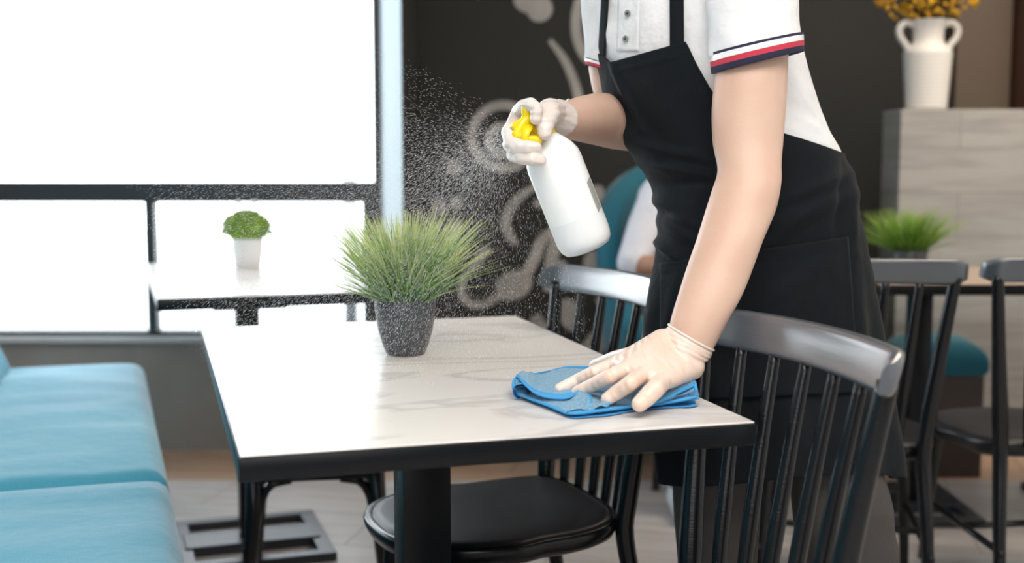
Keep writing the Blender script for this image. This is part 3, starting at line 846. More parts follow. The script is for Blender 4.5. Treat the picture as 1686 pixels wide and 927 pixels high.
# skin: head, neck, trunk, both arms and hands as one surface
bm = bmesh.new()
rows = [(xl + 24, py, Y + k, xr - 24, py, Y - k, v - .04) for (py, xl, xr, Y, k, v) in TR if py <= 500]
rowloft(bm, rows, 2, 28)
nk = P(1120, -120, 2.33); hd = P(1075, -235, 2.27)
hull(bm, [(nk, .062), (hd + Vector((.02, .02, -.02)), .058)])
hull(bm, [(hd + Vector((.0, .01, .045)), (.082, .085, .085)), (hd + Vector((.03, .035, .03)), (.078, .085, .085))], 3)
hull(bm, [(hd + Vector((.0, 0, .03)), (.075, .075, .08)), (hd + Vector((-.035, -.03, -.065)), .030)], 3)
fdir = Vector((-.75, -.5, -.42)).normalized(); fsd = Vector((.55, -.83, 0)).normalized(); fup = fsd.cross(fdir).normalized()
if fup.z < 0: fup = -fup
fc = hd + Vector((0, 0, .025))
hull(bm, [(fc + fdir * .088 + fup * .012, .008), (fc + fdir * .108 - fup * .022, .011), (fc + fdir * .085 - fup * .028, .016)])
hull(bm, [(fc + fdir * .082 - fup * .052 - fsd * .015, .008), (fc + fdir * .082 - fup * .052 + fsd * .015, .008)])
for s in (-1, 1): hull(bm, [(fc + fsd * s * .082 + fup * .012, .016), (fc + fsd * s * .082 - fup * .022, .011)])
# near (left) arm
ARM = [(1190, -60, 2.16, 1300, -60, 2.16, .065), (1188, 30, 2.10, 1302, 20, 2.10, .06), (1178, 118, 2.07, 1297, 98, 2.07, .057), (1172, 180, 2.055, 1294, 168, 2.055, .055), (1174, 238, 2.04, 1289, 232, 2.04, .052),
       (1182, 280, 2.02, 1286, 270, 2.02, .049), (1173, 312, 2.005, 1286, 300, 2.005, .050), (1161, 350, 1.99, 1277, 345, 1.99, .051), (1146, 398, 1.965, 1256, 395, 1.965, .049),
       (1131, 440, 1.945, 1238, 445, 1.945, .045), (1118, 480, 1.925, 1221, 488, 1.92, .039), (1105, 522, 1.91, 1197, 532, 1.90, .033), (1099, 548, 1.905, 1172, 580, 1.89, .029), (1085, 570, 1.895, 1150, 606, 1.88, .025)]
rowloft(bm, ARM, 3, 32)
# far (right) arm
SH2 = P(1030, -10, 2.37); EL2 = P(1030, 205, 2.37)
rowloft(bm, [(958, -20, 2.36, 1050, -20, 2.36, .05), (966, 90, 2.37, 1055, 90, 2.37, .05), (976, 150, 2.37, 1070, 150, 2.37, .05), (990, 190, 2.39, 1080, 190, 2.39, .045), (1010, 225, 2.4, 1070, 225, 2.4, .03)], 3, 24)
FA = [(1045, 205, 2.385, .052), (1015, 200, 2.33, .0525), (985, 196, 2.27, .048), (960, 196, 2.20, .041), (938, 198, 2.14, .033), (925, 198, 2.11, .030)]
chain(bm, [(P(a, b, c), r) for a, b, c, r in FA], 3)
hull(bm, [(P(925, 198, 2.11), .026), (P(917, 194, 2.10), .022)])
obj('body', fuse(bm, .0035, 5), M['skin'], man, True, True)
# hair and eyes
bm = bmesh.new()
hull(bm, [(fc - fdir * .012 + fup * .045, (.082, .085, .07)), (fc - fdir * .045 + fup * .02, (.075, .08, .08))], 3)
hull(bm, [(fc - fdir * .05 - fup * .02, .06), (fc - fdir * .04 + fup * .03, .07)])
obj('hair', fuse(bm, .006, 3), M['hair'], man, True, True)
for s in (-1, 1):
    bm = bmesh.new(); bmesh.ops.create_icosphere(bm, subdivisions=3, radius=.0125, matrix=Matrix.Translation(fc + fdir * .0745 + fup * .008 + fsd * s * .032))
    obj('eye', bm, M['label_eye'], man, True, True)

# polo shirt
bm = bmesh.new(); rings = []
pys = list(np.linspace(-150, 330, 110)); NS = 120
for py in pys:
    ring = []
    for k in range(NS):
        psi = 2 * math.pi * k / NS; p = tpt(py, psi, 0)
        xl, xr, Y, kk, v = trow(py); px = (xl + xr) / 2 - (xr - xl) / 2 * math.cos(psi)
        off = ridge(px, py, SHL) if math.sin(psi) > -.3 else 0
        ring.append(bm.verts.new(tpt(py, psi, off)))
    rings.append(ring)
for a, b in zip(rings, rings[1:]):
    for k in range(NS): bm.faces.new((a[k], a[(k + 1) % NS], b[(k + 1) % NS], b[k]))
shirt = obj('polo_shirt', bm, M['shirt'], man, True, True)
def tubeloft(rows, per, seg, mat_idx=None, open_end=True, wob=0):
    bm = bmesh.new(); A = catmull(rows, per); rings = []
    for i, a in enumerate(A):
        L = P(a[0], a[1], a[2]); Rr = P(a[3], a[4], a[5]); c = (L + Rr) / 2; u = (Rr - L) / 2
        un = u.normalized(); v = Vector((0, -1, 0)); v = (v - un * v.dot(un)).normalized() * a[6]
        ring = []
        for k in range(seg):
            t = 2 * math.pi * k / seg
            w = 1 + wob * (noise.noise(Vector((math.cos(t) * 1.5, math.sin(t) * 1.5, i * .12))))
            ring.append(bm.verts.new(c - u * math.cos(t) * w + v * math.sin(t) * w))
        rings.append(ring)
    for i, (r0, r1) in enumerate(zip(rings, rings[1:])):
        for k in range(seg):
            f = bm.faces.new((r0[k], r0[(k + 1) % seg], r1[(k + 1) % seg], r1[k]))
            if mat_idx: f.material_index = mat_idx(i, len(rings) - 1)
    return bm
# near sleeve
SL = [(1168, -130, 2.24, 1270, -120, 2.26, .05), (1160, -90, 2.20, 1296, -80, 2.20, .09), (1160, -40, 2.15, 1308, -40, 2.15, .085), (1164, 20, 2.11, 1314, 5, 2.11, .078), (1169, 85, 2.08, 1317, 50, 2.08, .073), (1172, 96, 2.075, 1319, 60, 2.075, .0725)]
o = obj('sleeve', tubeloft(SL, 8, 56, wob=.05), M['shirt'], shirt, True, False); o.data.transform(Matrix.Translation(man.location).inverted())
def band_idx(i, n): return [0, 0, 1, 2, 2, 0][min(5, int(i / n * 6))]
o = obj('sleeve_band', tubeloft([(1169, 88, 2.0775, 1321.5, 54, 2.0775, .0765), (1170, 105, 2.074, 1322, 70, 2.074, .0765), (1172, 121, 2.071, 1322, 85, 2.071, .0755), (1176, 119, 2.071, 1317, 84, 2.071, .069)], 6, 56, lambda i, n: [0, 0, 1, 1, 1, 2, 2, 2, 0, 0, 0, 0, 0, 0, 0, 0, 0, 0][i]), [M['navy'], M['pot_white'], M['red']], shirt)
o.data.transform(Matrix.Translation(man.location).inverted())
# far sleeve
SL2 = [(985, -130, 2.36, 1060, -130, 2.36, .05), (958, -60, 2.36, 1060, -60, 2.36, .07), (956, 0, 2.36, 1060, 0, 2.36, .065), (961, 55, 2.36, 1062, 80, 2.36, .062), (963, 97, 2.36, 1064, 140, 2.36, .06)]
o = obj('sleeve', tubeloft(SL2, 8, 44, wob=.05), M['shirt'], shirt); o.data.transform(Matrix.Translation(man.location).inverted())
o = obj('sleeve_band', tubeloft([(962, 95, 2.36, 1065, 137, 2.36, .0615), (963, 101, 2.36, 1065, 143, 2.36, .0615), (965, 108, 2.36, 1065, 152, 2.36, .061)], 6, 44, lambda i, n: [0, 0, 1, 1, 1, 1, 2, 2, 2, 2, 0, 0][i]), [M['navy'], M['pot_white'], M['red']], shirt)
o.data.transform(Matrix.Translation(man.location).inverted())
def tpatch(name, cols, rows_, off, m, parent, thick=.002, lines=None):
    """patch lying on the torso: cols(u,v)->px,py"""
    bm = bmesh.new(); nx, ny = cols; G_ = []
    for i in range(nx + 1):
        G_.append([])
        for j in range(ny + 1):
            px, py = rows_(i / nx, j / ny)
            o_ = off + (ridge(px, py, lines) if lines else 0)
            G_[-1].append(bm.verts.new(T(px, py, o_)))
    for i in range(nx):
        for j in range(ny): bm.faces.new((G_[i][j], G_[i + 1][j], G_[i + 1][j + 1], G_[i][j + 1]))
    bmesh.ops.recalc_face_normals(bm, faces=bm.faces)
    bmesh.ops.solidify(bm, geom=bm.faces[:], thickness=thick)
    me_inv = Matrix.Translation(man.location).inverted()
    o = obj(name, bm, m, parent); o.data.transform(me_inv); return o
tpatch('placket', (8, 30), lambda u, v: (1017 + 36 * u + 3 * (1 - v), -110 + 195 * v), .002, M['shirt'], shirt, .0015, SHL)
for (bx, by) in ((1036, 22), (1033, 64)):
    n = (T(bx, by, .02) - T(bx, by, 0)).normalized(); c = T(bx, by, .0050)
    q = n.to_track_quat('Z', 'Y').to_matrix().to_4x4()
    bm = bmesh.new(); lathe(bm, [(0, -.001), (.0058, -.001), (.0062, .0005), (.0058, .0018), (.0045, .0012), (0, .001)], 24); bm.transform(Matrix.Translation(c) @ q)
    o = obj('button', bm, M['button'], shirt); o.data.transform(Matrix.Translation(man.location).inverted())
    bm = bmesh.new(); lathe(bm, [(0, .001), (.0022, .001), (.0020, .0022), (0, .0022)], 12); bm.transform(Matrix.Translation(c) @ q)
    o2 = obj('thread', bm, M['thread'], o); o2.data.transform(Matrix.Translation(man.location).inverted())
# collar, out of the top of the view
bm = bmesh.new(); rings = []
for (rr, dz) in ((.078, -.005), (.074, .022), (.071, .036), (.078, .034), (.092, .0)):
    rings.append([bm.verts.new(P(1128, -135, 2.33) + Vector((rr * math.cos(2 * math.pi * k / 40), rr * math.sin(2 * math.pi * k / 40), dz))) for k in range(40)])
for a, b in zip(rings, rings[1:]):
    for k in range(40): bm.faces.new((a[k], a[(k + 1) % 40], b[(k + 1) % 40], b[k]))
o = obj('collar', bm, M['shirt'], shirt); o.data.transform(Matrix.Translation(man.location).inverted())

# apron
APL = [(1012, 103, 1062, 215, .006, 5), (1030, 170, 1110, 245, -.004, 14), (1010, 200, 1085, 255, .005, 9), (1040, 235, 1170, 262, .006, 8), (1060, 268, 1175, 290, .006, 8), (1085, 300, 1180, 300, -.004, 8),
       (1085, 330, 1150, 372, .009, 9), (1095, 365, 1160, 400, .007, 9), (1090, 345, 1130, 352, -.006, 7), (1085, 395, 1120, 425, .008, 6), (1290, 330, 1390, 285, .006, 12), (1270, 370, 1395, 320, .007, 14), (1240, 420, 1330, 350, .006, 12),
       (1385, 262, 1372, 390, -.006, 8), (1395, 270, 1400, 420, .005, 8), (1260, 500, 1360, 430, .007, 18), (1240, 560, 1330, 480, .005, 16), (1400, 420, 1420, 700, .007, 14), (1180, 600, 1200, 760, .007, 20), (1300, 620, 1310, 790, .006, 22), (1125, 460, 1110, 560, .006, 14),
       (1014, 120, 1128, 88, .0014, 3)]
top_pts = [(960, 70), (985, 84), (1012, 102), (1130, 68), (1147, 105), (1172, 150), (1205, 185), (1250, 206), (1290, 220), (1340, 236), (1386, 253), (1400, 256)]
tx = [a for a, b in top_pts]; ty = [b for a, b in top_pts]
bm = bmesh.new(); cols = []; NPsi = 230; NV = 190
ps0, ps1 = -.55, math.pi + .55
for i in range(NPsi + 1):
    psi = ps0 + (ps1 - ps0) * i / NPsi
    # find where this column leaves the cloth's top edge
    py = 80.0
    for _ in range(30):
        xl, xr, Y, k, v = trow(py); px = (xl + xr) / 2 - (xr - xl) / 2 * math.cos(max(0, min(math.pi, psi)))
        py = .5 * py + .5 * np.interp(px, tx, ty)
    if psi < 0: py += 60 * (-psi)
    bot = 792 + 10 * math.sin(psi * 2.2) - 10 * max(0, psi - 2.2)
    col = []
    for j in range(NV + 1):
        q = py + (bot - py) * (j / NV)
        xl, xr, Y, k, v = trow(q); px = (xl + xr) / 2 - (xr - xl) / 2 * math.cos(psi)
        off = .008 + ridge(px, q, APL)
        if q > 420:                          # soft folds of the hanging skirt
            g = min(1, (q - 420) / 250); off += g * .006 * math.sin(psi * 9 + 1.2 * math.sin(q / 130))
        off += .0015 * noise.noise(Vector((px * .03, q * .03, 1)))
        col.append(bm.verts.new(tpt(q, psi, off)))
    cols.append(col)
for a, b in zip(cols, cols[1:]):
    for j in range(NV): bm.faces.new((a[j], b[j], b[j + 1], a[j + 1]))
bmesh.ops.recalc_face_normals(bm, faces=bm.faces)
bmesh.ops.solidify(bm, geom=bm.faces[:], thickness=.0022)
apron = obj('apron', bm, M['apron'], man, True, True)
tpatch('strap', (4, 40), lambda u, v: (1001 - 14 * (1 - v) * 0 + (-12 + 11 * u) * (1) + 12 * (1 - v), -125 + 218 * v), .006, M['apron'], apron, .002, None)
tpatch('strap', (4, 40), lambda u, v: (1103 + 22 * u + 2 * v, -125 + 205 * v), .006, M['apron'], apron, .002, None)
def pocket(u, v):
    x = 1097 + (1386 - 1097) * u; top = 434 - 44 * u; bot = 660 - 14 * u
    return x + 14 * v * u, top + (bot - top) * v
def pocket_patch():
    bm = bmesh.new(); nx, ny = 80, 60; G_ = []
    for i in range(nx + 1):
        G_.append([])
        for j in range(ny + 1):
            px, q = pocket(i / nx, j / ny); psi = psi_of(px, q); g = max(0, min(1, (q - 420) / 250))
            off = .0122 + ridge(px, q, APL) + g * .006 * math.sin(psi * 9 + 1.2 * math.sin(q / 130)) + .0015 * noise.noise(Vector((px * .03, q * .03, 1)))
            if j in (5, 6): off -= .0007
            G_[-1].append(bm.verts.new(tpt(q, psi, off)))
    for i in range(nx):
        for j in range(ny): bm.faces.new((G_[i][j], G_[i + 1][j], G_[i + 1][j + 1], G_[i][j + 1]))
    bmesh.ops.recalc_face_normals(bm, faces=bm.faces); bmesh.ops.solidify(bm, geom=bm.faces[:], thickness=.003)
    o = obj('pocket', bm, M['apron'], apron); o.data.transform(Matrix.Translation(man.location).inverted())
pocket_patch()
# trousers and shoes
bm = bmesh.new()
rowloft(bm, [(1115, 330, 2.25, 1385, 330, 2.25, .10), (1112, 500, 2.235, 1405, 500, 2.235, .095), (1112, 620, 2.235, 1415, 620, 2.235, .095), (1114, 690, 2.235, 1420, 690, 2.235, .095)], 4, 36)
rowloft(bm, [(1110, 560, 2.24, 1260, 560, 2.24, .08), (1108, 700, 2.25, 1256, 700, 2.25, .082), (1108, 820, 2.26, 1252, 820, 2.26, .085), (1116, 927, 2.27, 1245, 927, 2.27, .08), (1125, 1060, 2.28, 1235, 1060, 2.28, .07), (1128, 1215, 2.30, 1232, 1215, 2.30, .065)], 4, 30)
rowloft(bm, [(1280, 560, 2.23, 1415, 560, 2.23, .075), (1285, 700, 2.22, 1428, 700, 2.22, .078), (1296, 775, 2.21, 1452, 775, 2.21, .082), (1304, 830, 2.20, 1468, 830, 2.20, .084), (1308, 870, 2.20, 1471, 870, 2.20, .084), (1318, 927, 2.20, 1478, 927, 2.20, .082), (1325, 1080, 2.20, 1462, 1080, 2.20, .075), (1335, 1255, 2.22, 1455, 1255, 2.22, .065)], 4, 30)
obj('trousers', fuse(bm, .006, 4), M['trouser'], man, True, True)
for (px, Y) in ((1192, 2.30), (1395, 2.22)):
    x = (px - 843) / FPX * Y
    bm = bmesh.new(); hull(bm, [((x + .03, Y + .04, .05), .048), ((x - .12, Y - .06, .035), .034), ((x - .06, Y - .03, .04), .042)])
    me = fuse(bm, .005, 3)
    zmin = min(v.co.z for v in me.vertices); me.transform(Matrix.Translation((0, 0, -zmin)))
    obj('shoe', me, M['shoe'], man, True, True)

# glove of the hand pressed on the cloth
bm = bmesh.new()
rowloft(bm, [(1101, 535, 1.91, 1174, 577, 1.89, .0365), (1097, 543, 1.905, 1171, 584, 1.89, .035), (1092, 553, 1.90, 1163, 594, 1.885, .033), (1082, 566, 1.895, 1154, 605, 1.88, .030), (1066, 578, 1.885, 1143, 618, 1.87, .026)], 4, 40)
for (fa, tw_, rr_) in ((.12, .0, .0017), (.22, .5, .0014), (.33, -.4, .0018), (.45, .3, .0014), (.58, -.3, .0017), (.72, .4, .0015), (.86, 0, .0014)):
    Lp = P(1100 - 20 * fa, 538 + 30 * fa, 1.91 - .015 * fa); Rp = P(1174 - 20 * fa, 580 + 27 * fa + tw_ * 5, 1.89 - .01 * fa); c_ = (Lp + Rp) / 2; u_ = (Rp - Lp) / 2; un_ = u_.normalized()
    v_ = Vector((0, -1, 0)); v_ = (v_ - un_ * v_.dot(un_)).normalized() * (.0365 - .005 * fa)
    sh_ = (Lp - P(1080, 568, 1.89)).normalized() if fa < .8 else Vector((0, 0, 0))
    tube(bm, [c_ - u_ * math.cos(2 * math.pi * k / 40) + v_ * math.sin(2 * math.pi * k / 40) + sh_ * .004 * tw_ * math.sin(4 * math.pi * k / 40) for k in range(40)], rr_, 6, closed=True)
mcp = {'i': PZ(1012, 600, .806), 'm': PZ(1032, 607, .809), 'r': PZ(1058, 616, .804), 'l': PZ(1090, 628, .793)}
wa = P(1092, 566, 1.90); wb = P(1138, 604, 1.88)
hull(bm, [(wa, .024), (wb, .021), (mcp['m'], .013), (mcp['r'], .013)], 3)
hull(bm, [(wa, .024), (mcp['i'], .0125), (mcp['m'], .013)], 3)
hull(bm, [(wb, .021), (mcp['r'], .013), (mcp['l'], .0145)], 3)
hull(bm, [(P(1110, 585, 1.89), .026), (P(1070, 602, 1.87), .021), (P(1105, 622, 1.845), .017)], 3)
def finger(a, pts, rs): chain(bm, [(a, rs[0])] + [(PZ(*p), r) for p, r in zip(pts, rs[1:])], 3)
finger(mcp['i'], [(980, 613, .797), (950, 627, .780), (922, 640, .770)], [.0125, .0115, .0105, .0088])
finger(mcp['m'], [(1003, 621, .800), (976, 634, .783), (950, 645, .770)], [.013, .0118, .0108, .009])
finger(mcp['r'], [(1038, 631, .797), (1016, 646, .781), (1000, 657, .771)], [.013, .0122, .0115, .0098])
finger(mcp['l'], [(1078, 641, .789), (1064, 655, .778), (1053, 665, .7715)], [.0148, .0145, .0138, .0118])
th = PZ(1045, 586, .812)
hull(bm, [(wa, .022), (th, .0165), (mcp['i'], .011)], 3)
chain(bm, [(th, .0165), (PZ(1012, 591, .798), .0132), (PZ(980, 602, .778), .0105)], 3)
glove = obj('glove', fuse(bm, .0016, 4), M['glove_warm'], man, True, True); glove['label'] = 'clear glove on the hand pressing the blue cloth'
def ringtube(rows, r, parent, m, name):
    bm = bmesh.new(); a = rows
    L = P(a[0], a[1], a[2]); Rr = P(a[3], a[4], a[5]); c = (L + Rr) / 2; u = (Rr - L) / 2; un = u.normalized()
    v = Vector((0, -1, 0)); v = (v - un * v.dot(un)).normalized() * a[6]
    tube(bm, [c - u * math.cos(2 * math.pi * k / 48) + v * math.sin(2 * math.pi * k / 48) for k in range(48)], r, 8, closed=True)
    o = obj(name, bm, m, parent); o.data.transform(Matrix.Translation(man.location).inverted()); return o
ringtube((1101, 534, 1.91, 1175, 577, 1.89, .037), .0018, glove, M['glove_rim'], 'cuff_rim')

# spray bottle
BT = 2.05
n0 = P(896, 226, BT); b0 = P(965, 402, BT + .005)
ax = (n0 - b0).normalized(); ln = (n0 - b0).length
bot = empty('spray_bottle', b0); tag(bot, 'white translucent spray bottle with yellow trigger head held in the raised gloved hand', 'spray bottle')
q = ax.to_track_quat('Z', 'Y').to_matrix().to_4x4()
Rr_ = .0470
def inb(m_): return q @ m_
bm = bmesh.new(); off0 = -.012
prof = [(0, 0), (Rr_ * .55, .0005), (Rr_ * .8, .004), (Rr_ * .93, .012), (Rr_ * .985, .022), (Rr_, .034), (Rr_, .060)]
prof = [(r, z - .012) for r, z in prof]
bm1 = bmesh.new(); lathe(bm1, prof, 64); bm1.transform(q)
L_ = ln
prof2 = [(Rr_, .048), (Rr_, .10), (Rr_, .145), (Rr_ * .97, .156), (Rr_ * .86, .168), (Rr_ * .68, .180), (Rr_ * .50, .190), (Rr_ * .36, .197), (.015, .203), (.015, L_ + .004), (0, L_ + .004)]
bm2 = bmesh.new(); lathe(bm2, prof2, 64); bm2.transform(q)
obj('bottle_body', bm2, M['bottle'], bot)
obj('bottle_base', bm1, M['liquid'], bot)
qi = q.inverted().to_3x3()
# graduation strip on the side away from the hand
rv = qi @ Vector((1, -.50, 0)); ang = math.atan2(rv.y, rv.x)
bm = bmesh.new(); G_ = []
for i in range(9):
    a = ang - .16 + .36 * i / 8
    G_.append([bm.verts.new(((Rr_ + .0006) * math.cos(a), (Rr_ + .0006) * math.sin(a), z + .006 * math.sin(i / 8 * 1.2))) for z in (.045, .07, .098)])
for a, b in zip(G_, G_[1:]):
    for j in range(2): bm.faces.new((a[j], b[j], b[j + 1], a[j + 1]))
bm.transform(q); o = obj('level_strip', bm, M['strip'], bot); o['label'] = 'grey level strip'
# trigger head
bm = bmesh.new()
lathe(bm, [(0, L_ - .004), (.0205, L_ - .004), (.0212, L_ + .0), (.0205, L_ + .014), (.016, L_ + .018), (0, L_ + .018)], 40)
for k in range(24):
    a = 2 * math.pi * k / 24; tube(bm, [(.0208 * math.cos(a), .0208 * math.sin(a), L_ - .002), (.0203 * math.cos(a), .0203 * math.sin(a), L_ + .013)], .0009, 6)
bm.transform(q); obj('collar', bm, M['yellow'], bot)
HO = -Vector(b0)
bm = bmesh.new()
h = lambda px, py, Y: P(px, py, Y)
chain(bm, [(h(893, 226, 2.045), .012), (h(878, 212, 2.03), .0125), (h(869, 196, 2.02), .011)], 3)
chain(bm, [(h(869, 196, 2.02), .011), (h(860, 205, 2.015), .009), (h(851, 222, 2.01), .0085)], 3)
chain(bm, [(h(869, 196, 2.02), .010), (h(866, 181, 2.015), .0075), (h(865, 176, 2.015), .0068)], 3)
chain(bm, [(h(853, 222, 2.01), .0065), (h(868, 229, 2.005), .0065), (h(885, 231, 2.01), .008)], 3)
me = fuse(bm, .0013, 3); me.transform(Matrix.Translation(HO)); obj('trigger_head', me, M['yellow'], bot)
bm = bmesh.new()
pts = catmull([tuple(h(872, 208, 2.012)), tuple(h(866, 218, 2.0)), tuple(h(864, 230, 1.998)), tuple(h(872, 240, 2.002))], 4)
tube(bm, pts, list(np.linspace(.0055, .004, len(pts))), 12, flat=1.5); bm.transform(Matrix.Translation(HO)); obj('trigger', bm, M['yellow'], bot)
noz = h(845, 214, 2.02)
bm = bmesh.new(); tube(bm, [h(862, 200, 2.018), h(850, 208, 2.02), noz], [.0075, .0082, .0070], 16); bm.transform(Matrix.Translation(HO)); obj('nozzle', bm, M['yellow'], bot)

# glove of the raised hand, closed around the bottle neck
bm = bmesh.new()
rowloft(bm, [(0, 0, 0, 0, 0, 0, 0)] * 0 or [(937, 165, 2.145, 934, 229, 2.145, .034), (931, 165, 2.13, 927, 229, 2.13, .033), (918, 162, 2.105, 914, 228, 2.105, .031)], 4, 36)
hull(bm, [(P(924, 197, 2.11), .031), (P(906, 186, 2.075), .025), (P(897, 196, 2.09), .026)], 3)
# back of the hand runs behind the head to the knuckles on the left
K1 = P(856, 184, 2.055); K2 = P(846, 208, 2.055); K3 = P(846, 232, 2.058); K4 = P(850, 250, 2.062)
hull(bm, [(P(915, 197, 2.12), .028), (K1, .014), (K2, .0145), (K3, .014), (P(890, 215, 2.115), .02)], 3)
hull(bm, [(K1, .014), (K2, .0145), (K3, .0145), (K4, .013), (P(880, 240, 2.11), .016)], 3)
# index loops over the top of the head
chain(bm, [(K1, .0135), (P(862, 176, 2.03), .0125), (P(874, 172, 2.01), .0115), (P(884, 180, 2.0), .0105), (P(882, 196, 2.0), .0098)], 3)
# middle finger bends onto the trigger
chain(bm, [(K2, .0142), (P(838, 218, 2.03), .013), (P(842, 236, 2.01), .012), (P(856, 240, 1.995), .0108)], 3)
# ring and little finger close on the neck
chain(bm, [(K3, .0142), (P(840, 238, 2.03), .013), (P(851, 243, 2.0), .0125), (P(870, 243, 1.99), .0118), (P(882, 243, 1.992), .0102)], 3)
chain(bm, [(K4, .013), (P(846, 255, 2.03), .0125), (P(858, 258, 2.0), .0122), (P(876, 262, 1.99), .0115), (P(890, 264, 1.992), .0098)], 3)
# thumb presses down beside the collar
chain(bm, [(P(912, 186, 2.075), .0215), (P(903, 186, 2.04), .0205), (P(897, 203, 2.015), .0165), (P(897, 219, 2.005), .0118)], 3)
glove2 = obj('glove', fuse(bm, .0016, 3), M['glove_cool'], man, True, True); glove2['label'] = 'milky glove on the raised hand'
bm = bmesh.new(); c = P(936, 197, 2.145)
pts = [c + Vector((.003 * math.cos(2 * math.pi * k / 48) , .034 * math.cos(2 * math.pi * k / 48), .0345 * math.sin(2 * math.pi * k / 48))) + Vector((.006 * math.cos(2 * math.pi * k / 48), 0, 0)) for k in range(48)]
tube(bm, pts, .0017, 8, closed=True); o = obj('cuff_rim', bm, M['glove_rim'], glove2); o.data.transform(Matrix.Translation(man.location).inverted())

# ------------------------------------------------------------------ blue cloth under the hand
def cloth():
    # columns run left to right, each: front edge, middle, back edge (photo x, y, height above the table)
    C = [[(848, 646, .006), (845, 634, .020), (850, 622, .020), (862, 620, .016)],
         [(872, 656, .004), (864, 640, .010), (868, 628, .020), (884, 616, .015)],
         [(905, 668, .004), (896, 650, .008), (900, 632, .006), (905, 612, .008)],
         [(937, 680, .004), (928, 660, .010), (930, 638, .006), (930, 606, .009)],
         [(970, 678, .005), (962, 658, .012), (965, 636, .006), (962, 605, .006)],
         [(1005, 674, .005), (1002, 660, .008), (1000, 636, .005), (995, 606, .005)],
         [(1050, 668, .004), (1045, 655, .005), (1040, 632, .005), (1035, 606, .005)],
         [(1095, 663, .005), (1088, 650, .007), (1085, 632, .006), (1080, 608, .005)],
         [(1130, 657, .010), (1120, 645, .016), (1120, 632, .018), (1118, 616, .012)],
         [(1149, 652, .010), (1146, 642, .020), (1144, 630, .028), (1140, 622, .026)]]
    cols_ = [catmull([tuple(PZ(a, b, .7535 + c)) for a, b, c in col], 8) for col in C]
    grid = [catmull([tuple(c[j]) for c in cols_], 8) for j in range(len(cols_[0]))]
    bm = bmesh.new(); V = []
    nj = len(grid); ni = len(grid[0])
    for j, row in enumerate(grid):
        V.append([])
        for i, p in enumerate(row):
            w = .0028 * noise.noise(Vector((p[0] * 38, p[1] * 30, 0))) + .0012 * noise.noise(Vector((p[0] * 110, p[1] * 80, 3)))
            V[-1].append(bm.verts.new((p[0], p[1], max(.7545, p[2] + w))))
    for j in range(nj - 1):
        for i in range(ni - 1):
            f = bm.faces.new((V[j][i], V[j][i + 1], V[j + 1][i + 1], V[j + 1][i]))
            if j < 2 or j > nj - 4 or i < 2 or i > ni - 4: f.material_index = 1
    bmesh.ops.recalc_face_normals(bm, faces=bm.faces)
    bmesh.ops.solidify(bm, geom=bm.faces[:], thickness=.0026)
    # second folded layer below, shifted towards the viewer, and the rolled left and right folds
    def layer(dz, sh, rng):
        W = []
        for j in range(0, nj, 2):
            W.append([])
            for i in range(rng[0], rng[1], 2):
                p = grid[j][i]; W[-1].append(bm.verts.new((p[0] + sh[0], p[1] + sh[1] - .004 * abs(math.sin(i * .21)), .7515 + dz + .0012 * noise.noise(Vector((p[0] * 60, p[1] * 60, 9))))))
        for a, b in zip(W, W[1:]):
            for i in range(len(a) - 1):
                f = bm.faces.new((a[i], a[i + 1], b[i + 1], b[i])); f.material_index = 1 if i > 0 else 1
    layer(.0005, (.004, -.004), (6, ni - 2))
    # rolled left fold
    for (sc, r, turns) in ((0, .0135, 1.0), (0, .0085, 1.0)):
        L_ = []
        a = PZ(858, 644, .765); b = PZ(872, 620, .765)
        for k in range(26):
            t = -1.3 + turns * 5.0 * k / 25
            rr = r * (1 - .12 * k / 25)
            d = Vector((-math.cos(t) * rr, 0, math.sin(t) * rr * .95))
            L_.append([bm.verts.new(a.lerp(b, s) + d * (1 - .2 * s) + Vector((0, 0, -.001))) for s in np.linspace(0, 1, 6)])
        for p, q_ in zip(L_, L_[1:]):
            for s in range(5): 
                f = bm.faces.new((p[s], p[s + 1], q_[s + 1], q_[s])); f.material_index = 1 if s < 1 else 0
    # loose flap folded over on the left, its wavy hem towards the viewer
    def flap(fr, bk, hem=True):
        A = catmull([tuple(PZ(x, y, .7535 + h)) for x, y, h in fr], 8); B = catmull([tuple(PZ(x, y, .7535 + h)) for x, y, h in bk], 8)
        W = []
        for p, q_ in zip(A, B):
            W.append([])
            for k in range(10):
                t = k / 9; c = Vector(p).lerp(Vector(q_), t); c.z += .004 * math.sin(math.pi * t) + .0025 * noise.noise(Vector((c.x * 60, c.y * 45, 5)))
                W[-1].append(bm.verts.new(c))
        for a_, b_ in zip(W, W[1:]):
            for k in range(9):
                f = bm.faces.new((a_[k], b_[k], b_[k + 1], a_[k + 1])); f.material_index = 1 if k == 0 else 0
        if hem: tube(bm, [Vector(p) for p in A], .0022, 8, mi=1)
    flap([(852, 618, .026), (866, 634, .024), (884, 648, .016), (908, 655, .013), (934, 655, .015), (952, 645, .019), (966, 636, .024)],
         [(862, 612, .022), (880, 616, .018), (898, 614, .012), (915, 609, .011), (935, 606, .011), (955, 607, .010), (975, 612, .010)])
    flap([(966, 636, .024), (972, 648, .017), (976, 662, .010), (972, 676, .005)], [(940, 648, .014), (935, 656, .011), (932, 668, .009), (930, 680, .005)], False)
    flap([(1000, 672, .008), (1010, 660, .014), (1022, 648, .012)], [(975, 676, .007), (985, 664, .010), (992, 650, .010)], False)
    flap([(1060, 668, .007), (1092, 658, .012), (1122, 644, .020), (1146, 633, .026)], [(1062, 655, .010), (1085, 643, .018), (1112, 626, .030), (1134, 619, .036)])
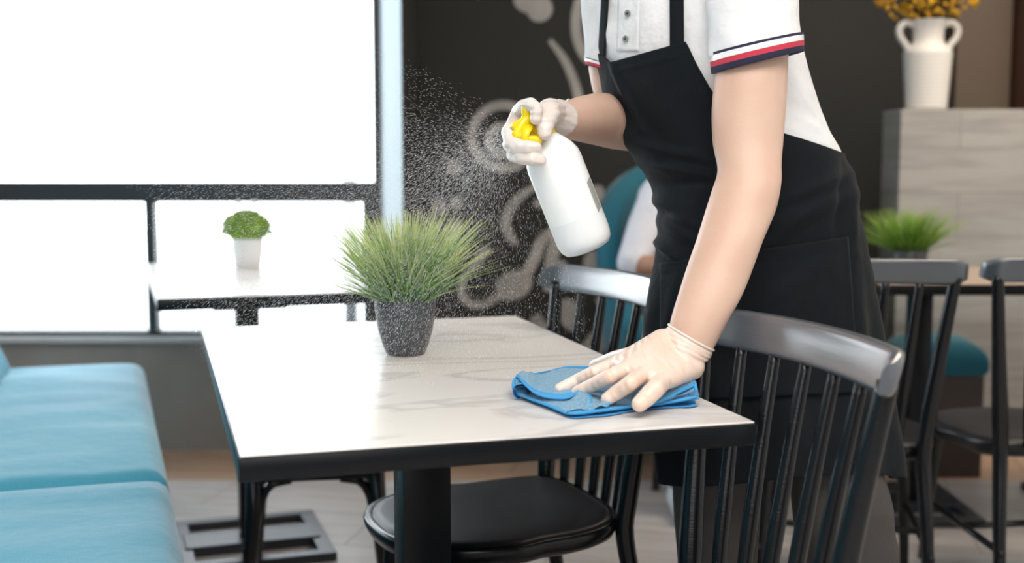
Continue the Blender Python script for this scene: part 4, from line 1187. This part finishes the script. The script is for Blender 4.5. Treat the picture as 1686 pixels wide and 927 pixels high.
    flap([(1060, 669, .003), (1095, 664, .004), (1125, 659, .006), (1150, 655, .008)], [(1060, 668, .007), (1092, 658, .012), (1122, 650, .017), (1147, 642, .022)])
    # hem cord along the front edge
    for row in (0, nj - 1):
        pts = [Vector(p) for p in grid[row][2:-1]]
        for p in pts: p.z = max(p.z, .7548)
        tube(bm, pts, .0026, 8, mi=1)
    for cidx in (0, ni - 1):
        pts = [Vector(grid[j][cidx]) for j in range(nj)]
        tube(bm, pts, .0026, 8, mi=1)
    return bm
o = obj('cleaning_cloth', cloth(), [M['cloth'], M['cloth_hem']])
tag(o, 'crumpled blue microfibre cloth under the gloved hand on the marbled table', 'cloth')

# ------------------------------------------------------------------ spray of droplets
def mist(n):
    rnd = np.random.default_rng(5)
    V = []; F = []; c = 0
    src = np.array(noz)
    while c < n:
        a = R(min(290, max(150, rnd.normal(222, 29)))); b = rnd.normal(0, .20)
        d = np.array([math.cos(a) * math.cos(b), math.sin(b), math.sin(a) * math.cos(b)])
        r = .02 + .58 * rnd.random() ** .8
        p = src + d * r + rnd.normal(0, .008, 3); p[2] -= .06 * r * r
        if p[2] < .775: continue
        w = rnd.uniform(.00007, .00014) * (1 + .4 * r); l = rnd.uniform(.0010, .0026)
        if rnd.random() < .03: w *= 1.6
        dd = d + np.array([0, 0, -.25 * r]) ; dd /= np.linalg.norm(dd)
        u = np.cross(dd, [0, 0, 1.0]); u /= np.linalg.norm(u); v = np.cross(dd, u)
        k = len(V)
        V += [p + dd * l, p + u * w, p + v * w, p - u * w, p - v * w, p - dd * l]
        F += [(k, k + 1, k + 2), (k, k + 2, k + 3), (k, k + 3, k + 4), (k, k + 4, k + 1), (k + 5, k + 2, k + 1), (k + 5, k + 3, k + 2), (k + 5, k + 4, k + 3), (k + 5, k + 1, k + 4)]
        c += 1
    me = bpy.data.meshes.new('spray'); me.from_pydata([tuple(v) for v in V], [], F); me.update()
    return me
o = obj('spray_mist', mist(52000), M['drop'])
tag(o, 'fine spray of water droplets fanning out left from the bottle over the grass plant', 'water spray', None, 'stuff')
